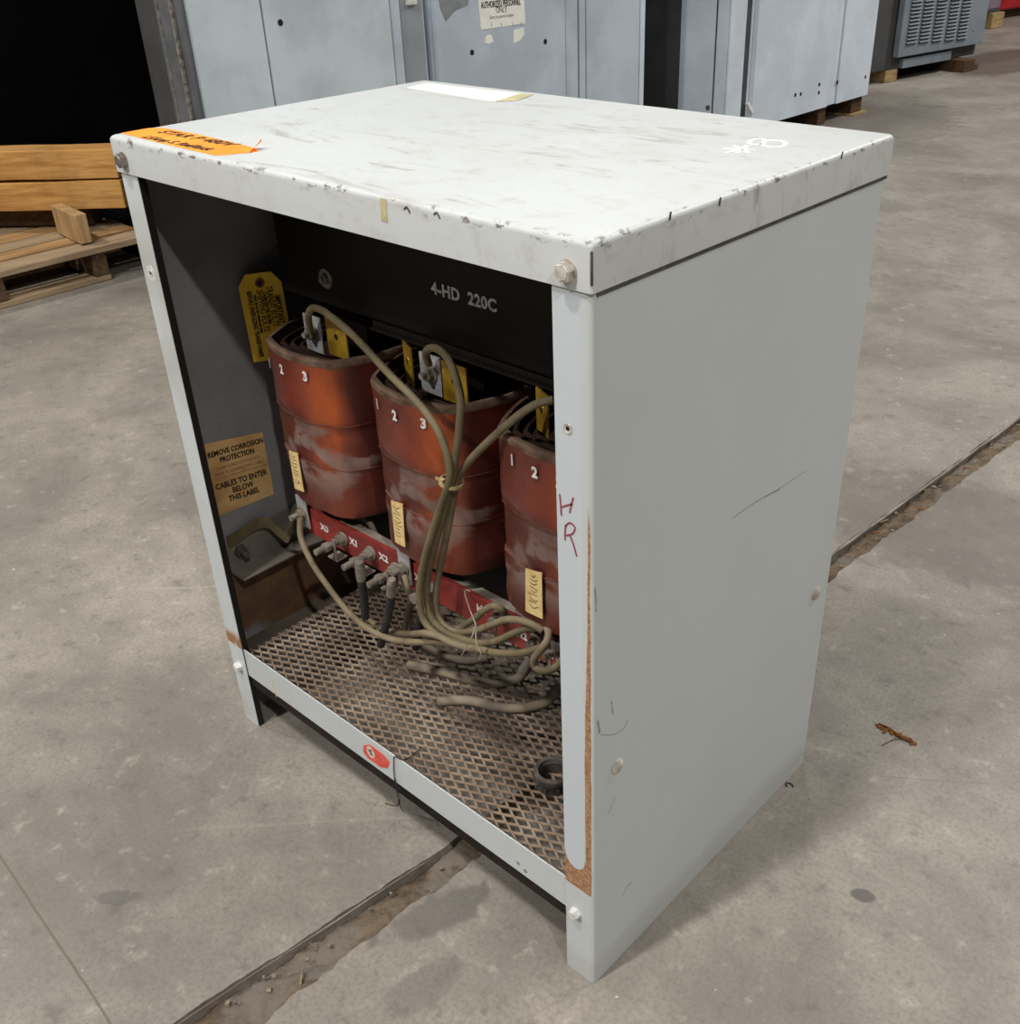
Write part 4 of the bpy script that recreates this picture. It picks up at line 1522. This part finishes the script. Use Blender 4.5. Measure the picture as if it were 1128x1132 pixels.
def front_panel(root, name, px0, px1, m_, proud=.012, pyref=50, z0=.16, z1=HB - .05, fx=FX, gap=.003, holes=()):
    b_ = MB()
    y0, y1 = sorted((py_(px0, pyref, fx), py_(px1, pyref, fx)))
    b_.box(fx - .002, fx + proud, y0 + gap / 2, y1 - gap / 2, z0, z1)
    for px, py in holes:
        p = at(px, py, 0, fx + proud)
        b_.cyl(p, p + Vector((.001, 0, 0)), .011, n=14, m=1)
    return b_.build(name, [m_, 'hole'], root, bevel=.003)


front_panel(A_, 'front_panel', 213, 293, 'bg_a', .010)
front_panel(A_, 'front_panel', 294, 432, 'bg_a', .014, holes=((310, 25),))
front_panel(A_, 'front_panel', 433, 444, 'bg_b', .010)
front_panel(A_, 'front_panel', 445, 470, 'bg_side', .002)
b = MB()
p = at(454, 1, 0, FX + .004)
b.obox(p, ((1, 0, 0), (0, 1, 0), (0, 0, 1)), (.012, .022, .012))
b.build('latch', 'bolt_bright', A_)

# cabinet B
yb0, yb1 = py_(477, 45), py_(711, 60)
B_ = thing('switchgear_cabinet', 'blue-grey switchgear cabinet with torn white notice on its front', 'cabinet', (FX - .6, (yb0 + yb1) / 2, 0))
b = MB()
b.box(FX - 1.3, FX - .003, yb0, yb1, .10, HB)
b.build('cabinet_body', 'bg_b', B_)
dB = front_panel(B_, 'door', 480, 622.5, 'bg_b', .016, holes=((522, 58), (603, 46)))
front_panel(B_, 'front_panel', 623.5, 637.5, 'bg_b', .010)
front_panel(B_, 'front_panel', 639, 646, 'bg_b', .010)
front_panel(B_, 'front_panel', 646.5, 705, 'bg_b', .012)
front_panel(B_, 'front_panel', 705.5, 711, 'bg_c', .012)
fx2 = FX + .0165
q = [at(px, py, 0, fx2) for px, py in ((527, -18), (578, -22), (581, 26), (532, 33))]
b = MB()
b.prism(q, (1, 0, 0), .001)
nU = (q[1] - q[0]).normalized()
nV = (q[0] - q[3]).normalized()


def nm_(px, py):
    base = at(px, py, 0, fx2 + .001)
    return lambda u, v, w: base + nU * u + nV * v + Vector((w, 0, 0))


b.text('ELECTRICAL ROOM', .032, nm_(553, -5), 1, .0004, sx=.8)
b.text('AUTHORIZED PERSONNEL', .034, nm_(554, 4.0), 1, .0004, sx=.56)
b.text('AUTHORIZED PERSONNEL', .034, nm_(554.3, 4.4), 1, .0004, sx=.56)
b.text('ONLY', .030, nm_(554.5, 11), 1, .0004, sx=.8)
b.text('Entry by permit holders', .018, nm_(555, 18), 2, .0004, sx=.8)
for px in (543, 554, 567, 576):
    b.strip([at(px, 24.5, 0, fx2 + .001), at(px + .7, 29, 0, fx2 + .001)], (1, 0, 0), .002, .0003, 2)
b.build('notice', ['old_white', 'ink', 'faint_ink'] if 'old_white' in M else ['white_paper', 'ink', 'faint_ink'], dB)
for poly in (((538, 39), (543, 38), (546, 46), (540, 49), (536, 47)), ((568, 33), (579, 30), (580, 38), (575, 45), (568, 48))):
    b = MB()
    b.prism([at(px, py, 0, fx2) for px, py in poly], (1, 0, 0), .0008)
    b.build('paper_scrap', 'white_paper', dB)
b = MB()
b.prism([at(px, py, 0, fx2) for px, py in ((484, -6), (520, -8), (517, 6), (503, 12), (493, 24), (487, 10))], (1, 0, 0), .0004)
b.build('grime_patch', 'smudge', dB)

# cabinet C
FC = -2.57
yc0, yc1 = py_(804, 60, FC), py_(968.5, 5, FC)
zc0 = 0.105
C_ = thing('switchgear_cabinet', 'pale blue-grey switchgear cabinet raised on dark wooden blocks at upper right', 'cabinet', (FC - .6, (yc0 + yc1) / 2, zc0))
b = MB()
b.box(FC - 1.2, FC - .003, yc0, yc1, zc0, HB)
b.build('cabinet_body', 'bg_c', C_)
front_panel(C_, 'corner_post', 804.6, 822, 'bg_c', .008, 60, zc0 + .0, HB - .02, FC)
dC = front_panel(C_, 'door', 829, 912.5, 'bg_c', .022, 100, zc0, HB - .04, FC, holes=((879.5, 105), (885.5, 104), (906, 93.5), (905.5, 102.5)))
front_panel(C_, 'front_panel', 914, 922.5, 'bg_c', .010, 100, zc0, HB - .04, FC)
front_panel(C_, 'front_panel', 924, 958, 'bg_c', .018, 90, zc0, HB - .04, FC, holes=((926, 91), (957, 85)))
front_panel(C_, 'front_panel', 958.5, 963.5, 'bg_c', .010, 60, zc0, HB - .04, FC)
b = MB()
b.box(FC - .003, FC - .001, py_(822.5, 60, FC), py_(828.5, 60, FC), zc0, HB - .05)
b.build('door_gap', 'bg_seam', C_)
b = MB()
p = at(829, 119, 0, FC + .023)
b.obox(p, ((.3, .4, -.8), (1, 0, 0), (0, .8, .4)), (.028, .008, .010))
b.build('latch', 'bolt_bright', dC)
# left side: a seam and a bolt
b = MB()
xs_ = at(791, 60, 1, yc0).x
b.box(xs_ - .004, xs_ + .004, yc0 - .002, yc0 + .001, zc0, HB)
p = at(783, 119, 1, yc0)
b.cyl(p, p + Vector((0, -.006, 0)), .012, n=12, m=1)
xs2 = at(752, 60, 1, yc0).x
b.build('side_seam', ['bg_seam', 'dusty_dark'], C_)
b = MB()
b.box(FC - 1.19, xs2, yc0 - .006, yc0 - .0005, zc0 + .005, HB - .03)  # dark sheet paints in the shadow cabinet B throws on this side
b.build('side_panel', 'louver_dark', C_)
for nm, lb, px, py, w in (('timber_block', 'dark wooden block under the middle of the pale cabinet', 914.6, 137, .09), ('timber_block', 'dark wooden block under the far corner of the pale cabinet', 958, 125, .13)):
    p = at(px, py, 2, 0)
    b = MB()
    b.box(FC - .95, FC - .012, p.y - w, p.y, 0.0005, zc0 - .0008)
    tag(b.build(nm, 'block_dark', loc=(FC - .5, p.y - w / 2, 0), bevel=.003), lb, 'wood block', 'blocks under the pale cabinet')
p = at(959, 126, 2, 0)
b = MB()
b.box(FC - .18, FC + .02, p.y - .12, p.y + .05, 0, .010)
tag(b.build('wood_shim', 'block', loc=(FC, p.y, 0)), 'thin pale wood shim on the floor at the far block', 'wood')

# louvred slate cabinet further back
P0 = Vector((-2.937, 6.873, 0))
DL = Vector((.158, .987, 0)).normalized()
NL = Vector((DL.y, -DL.x, 0))
BK = -NL
lc = thing('louvred_cabinet', 'slate grey cabinet with louvred front standing on timber skids far right', 'cabinet', tuple(P0 + DL * .5 + BK * .5))


def lq(px, py, d=0.0):
    return on_plane(px, py, P0 + NL * d, DL)


zl = .085
b = MB()
e0, e1 = -.30, 1.02
cen = P0 + DL * ((e0 + e1) / 2) + BK * .55
b.obox(cen + Vector((0, 0, (zl + 1.9) / 2)), (DL, BK, (0, 0, 1)), ((e1 - e0) / 2, .52, (1.9 - zl) / 2))
b.build('cabinet_body', 'louver_dark', lc, bevel=.004)
b = MB()
s0, s1 = -.045, 1.018
zlo = .165
cen = P0 + DL * ((s0 + s1) / 2) + NL * .0
b.obox(cen + Vector((0, 0, (zlo + 1.85) / 2)), (DL, NL, (0, 0, 1)), ((s1 - s0) / 2, .022, (1.85 - zlo) / 2))
fr = b.build('louvred_front', 'louver', lc, bevel=.004)
cols = [(1007.4, 46.8), (1021.2, 45.4), (1035.4, 44.2), (1049.7, 43.0), (1062.8, 41.8)]
first = None
for (px, py) in cols:
    c0 = lq(px, py, .022)
    for j in range(18):
        ctr = Vector((c0.x, c0.y, c0.z + j * .0236))
        if first is None:
            w2 = .060
            lo_ = MB()
            lo_.add([ctr - DL * w2 + Vector((0, 0, .009)), ctr + DL * w2 + Vector((0, 0, .009)), ctr + DL * w2 * .94 + NL * .015 - Vector((0, 0, .004)), ctr - DL * w2 * .94 + NL * .015 - Vector((0, 0, .004)),
                     ctr - DL * w2 - Vector((0, 0, .004)), ctr + DL * w2 - Vector((0, 0, .004))], [(0, 1, 2, 3), (3, 2, 5, 4), (0, 3, 4), (1, 5, 2)])
            lo_.obox(ctr + NL * .004 - Vector((0, 0, .0075)), (DL, NL, (0, 0, 1)), (w2 * .92, .0035, .0035), 1)
            first = lo_.build('louvre', ['louver', 'hole'], fr, loc=ctr)
            lp0, lc0 = first.location.copy(), ctr.copy()
        else:
            cpy = first.copy()
            COL.objects.link(cpy)
            cpy.parent = fr
            cpy.location = lp0 + (ctr - lc0)
for px, py in ((998.5, 27), (996, 40), (1077, 33)):
    p = lq(px, py, .0221)
    b = MB()
    b.cyl(p, p + NL * .004, .009, n=10)
    b.build('fixing_screw', 'steel', fr)
b = MB()
cen = P0 + DL * .05 + BK * .03
b.obox(P0 + DL * .36 + BK * .02 + Vector((0, 0, .115)), (DL, BK, (0, 0, 1)), (.30, .02, .03))
b.build('base_plinth', 'louver', lc)
for lb, dd, ln, mt in (('pale timber skid under the near corner of the louvred cabinet', -.02, .75, 'block'), ('brown timber skid under the far end of the louvred cabinet', .76, .80, 'block_dark')):
    b = MB()
    base = P0 + DL * dd + BK * (.40 if dd < .5 else .30)
    b.obox(base + Vector((0, 0, .042)), (BK, DL, (0, 0, 1)), (ln / 2, .07, .041))
    if dd > .5:
        b.obox(P0 + DL * (dd + .11) + BK * .22 + Vector((0, 0, .02)), (BK, DL, (0, 0, 1)), (.30, .05, .0195))
    tag(b.build('timber_skid', mt, loc=tuple(base), bevel=.004), lb, 'timber', 'skids under the louvred cabinet')

# mauve machine box and red machine at the far right edge
pm = at(1100, 31, 2, 0)
DM = Vector((.16, .987, 0)).normalized()
NM = Vector((DM.y, -DM.x, 0))
b = MB()
b.obox(pm - DM * .55 - NM * .5 + Vector((0, 0, .14 + .6)), (DM, NM, (0, 0, 1)), (.62, .48, .6))
mm = thing('machine_housing', 'mauve-grey housing on a skid beyond the louvred cabinet', 'machine', tuple(pm - DM * .5 - NM * .5))
b.build('housing', 'purple', mm, bevel=.01)
b = MB()
b.obox(pm - DM * .55 - NM * .02 + Vector((0, 0, .16)), (DM, NM, (0, 0, 1)), (.60, .010, .015))
b.build('base_channel', 'louver_dark', mm)
b = MB()
b.obox(pm - DM * .02 - NM * .42 + Vector((0, 0, .0695)), (NM, DM, (0, 0, 1)), (.45, .10, .069))
tag(b.build('timber_skid', 'block', loc=tuple(pm - NM * .4), bevel=.004), 'pale skid end poking out under the mauve housing', 'timber')
b = MB()
b.obox(pm - DM * 1.05 - NM * .42 + Vector((0, 0, .0695)), (NM, DM, (0, 0, 1)), (.40, .08, .069))
tag(b.build('timber_skid', 'block_dark', loc=tuple(pm - DM * 1.0 - NM * .4), bevel=.004), 'dark skid under the near half of the mauve housing', 'timber')
pr_ = at(1114, 24, 2, 0)
rmach = thing('machine_housing', 'bright red machine casing at the top right edge', 'machine', tuple(pr_ + DM * .9 - NM * .6))
b = MB()
b.obox(pr_ + DM * .9 - NM * .62 + Vector((0, 0, .75)), (DM, NM, (0, 0, 1)), (.9, .5, .66))
b.build('casing', 'redpaint', rmach, bevel=.02)
b = MB()
b.obox(pr_ + DM * .9 - NM * .66 + Vector((0, 0, .046)), (DM, NM, (0, 0, 1)), (.88, .45, .045))
b.build('base', 'block_dark', rmach)

# ------------------------------------------------------------------ pallet with timbers at the left
PXF = -3.22
pal = thing('pallet', 'worn wooden pallet on the floor at the left, holding stacked timbers', 'pallet', (-3.7, .35, 0))
PY0, PY1 = -0.35, ya0 - .012
zd0, zd1 = .108, .131
bw = [(PXF, -.110, 'pallet_grey'), (PXF - .132, -.092, 'pallet_y'), (PXF - .244, -.10, 'pallet_grey'), (PXF - .366, -.105, 'pallet_y'), (PXF - .49, -.13, 'pallet_grey'), (PXF - .64, -.13, 'pallet_y'), (PXF - .79, -.12, 'pallet_y')]
for x0, w, mt in bw:
    b = MB()
    dz = random.uniform(-.002, .002)
    b.box(x0 + w, x0, PY0 + random.uniform(-.01, .01), PY1 - random.uniform(0, .01), zd0 + .0005, zd1 + dz)
    b.build('deck_board', mt, pal, bevel=.003)
for yc_ in (-.27, .66, 1.04):
    b = MB()
    b.box(PXF - .90, PXF - .015, yc_ - .028, yc_ + .028, .022, zd0)
    b.build('stringer', 'pallet_dark', pal, bevel=.003)
for x0 in (PXF - .015, PXF - .25, PXF - .42, PXF - .75):
    b = MB()
    b.box(x0 - .10, x0, PY0, 1.07, .001, .0215)
    b.build('bottom_board', 'pallet_grey' if x0 > PXF - .1 else 'pallet_dark', pal, bevel=.002)
b = MB()
b.box(-3.62, -3.50, 1.10, ya0 - .02, .0005, .02)
tag(b.build('loose_board', 'pallet_grey', loc=(-3.55, 1.2, 0), bevel=.002), 'short board flat on the floor under the right end of the pallet', 'board')

TD = Vector((.760, .650, 0)).normalized()
TN = Vector((TD.y, -TD.x, 0))


def timber(name, label, pc, half, mats, td=TD, grp=None):
    tn = Vector((td.y, -td.x, 0))
    b_ = MB()
    a_, hh, dd = half
    # rough-sawn: several stations with slight wander
    rings = []
    K = 15
    for i in range(K):
        t = -1 + 2 * i / (K - 1)
        dz = .0035 * mnoise.noise(Vector((t * 2.5, pc.z * 31, 0)))
        dy = .004 * mnoise.noise(Vector((t * 2.1, pc.z * 17, 5)))
        c_ = pc + td * (a_ * t) + Vector((0, 0, dz)) + tn * dy
        rings.append([c_ + tn * dd - Vector((0, 0, hh)), c_ + tn * dd + Vector((0, 0, hh)), c_ - tn * dd + Vector((0, 0, hh)), c_ - tn * dd - Vector((0, 0, hh))])
    b_.loft(rings)
    o_ = b_.build(name, mats, loc=pc - Vector((0, 0, hh)), bevel=.004)
    o_.rotation_euler = (0, 0, 0)
    return tag(o_, label, 'timber', grp)


p70 = at(70, 231, 0, -3.5)
tl_ = .34
h1 = .0525
zlow = .216
mid = Vector((p70.x, p70.y, 0)) - TD * .26
timber('timber', 'topmost of the stacked sawn timbers, with pale sunlit-looking top face'.replace('sunlit-looking ', 'sawn '), Vector((mid.x, mid.y, zlow + h1 * 3 + .0075)) - TN * .062, (.50, h1, .060), 'timber', grp='timbers on the pallet')
timber('timber', 'second sawn timber, directly beneath the topmost one', Vector((mid.x, mid.y, zlow + h1 + .0005)) - TN * .062, (.50, h1, .060), 'timber', grp='timbers on the pallet')
timber('timber', 'darker lowest timber set back beneath the two sawn timbers', Vector((mid.x, mid.y, (zlow + zd1) / 2 + .001)) - TN * .14 - TD * .06, (.38, (zlow - zd1) / 2 - .0035, .05), 'pallet_dark', grp='timbers on the pallet')

# short offcut standing on edge
e0_ = at(97, 270, 2, zd1 + .003)
e1_ = at(70, 257, 2, zd1 + .003)
od = (e0_ - e1_).normalized()
on_ = Vector((od.y, -od.x, 0))
oc = (e0_ + e1_) / 2
b = MB()
L_ = (e0_ - e1_).length
b.obox(oc + Vector((0, 0, .055)), (od, on_, (0, 0, 1)), (L_ / 2 * .97, .022, .053))
tag(b.build('wood_offcut', 'timber_end', loc=tuple(oc), bevel=.003), 'short pale offcut standing on edge on the pallet deck', 'wood')

# ------------------------------------------------------------------ light
def area(name, loc, target, size, power, col=(1, 1, 1)):
    l = bpy.data.lights.new(name, 'AREA')
    l.shape = 'DISK'
    l.size = size
    l.energy = power
    l.color = col
    o_ = bpy.data.objects.new(name, l)
    COL.objects.link(o_)
    o_.location = loc
    d = Vector(target) - Vector(loc)
    o_.rotation_euler = d.to_track_quat('-Z', 'Y').to_euler()
    return o_


WARM = (1.0, .985, .955)
for loc, size, power in (((-0.42, -1.62, 5.0), .26, 112), ((-1.2, -4.6, 5.6), .40, 310), ((4.3, -2.1, 5.6), .26, 215), ((5.2, 1.5, 5.6), .5, 60), ((-3.2, 4.6, 5.6), .5, 90), ((1.6, 5.2, 5.6), .5, 190), ((0.6, 10.0, 5.6), .5, 380), ((-5.4, -1.4, 5.6), .5, 170)):  # unseen lamps: key and rear-left follow the shadows, the others are added fill
    area('bay_and_fill_lamp', loc, (loc[0], loc[1] + .01, 0), size, power, WARM)

w = bpy.data.worlds.new('hall_ambient')
SC.world = w
w.use_nodes = True
bg = w.node_tree.nodes['Background']
bg.inputs[0].default_value = (.98, .99, 1.0, 1)
bg.inputs[1].default_value = 0.07

SC.view_settings.view_transform = 'Standard'
SC.view_settings.look = 'None'
SC.view_settings.exposure = 0.0
SC.view_settings.gamma = 1.0
SC.view_settings.use_curve_mapping = False
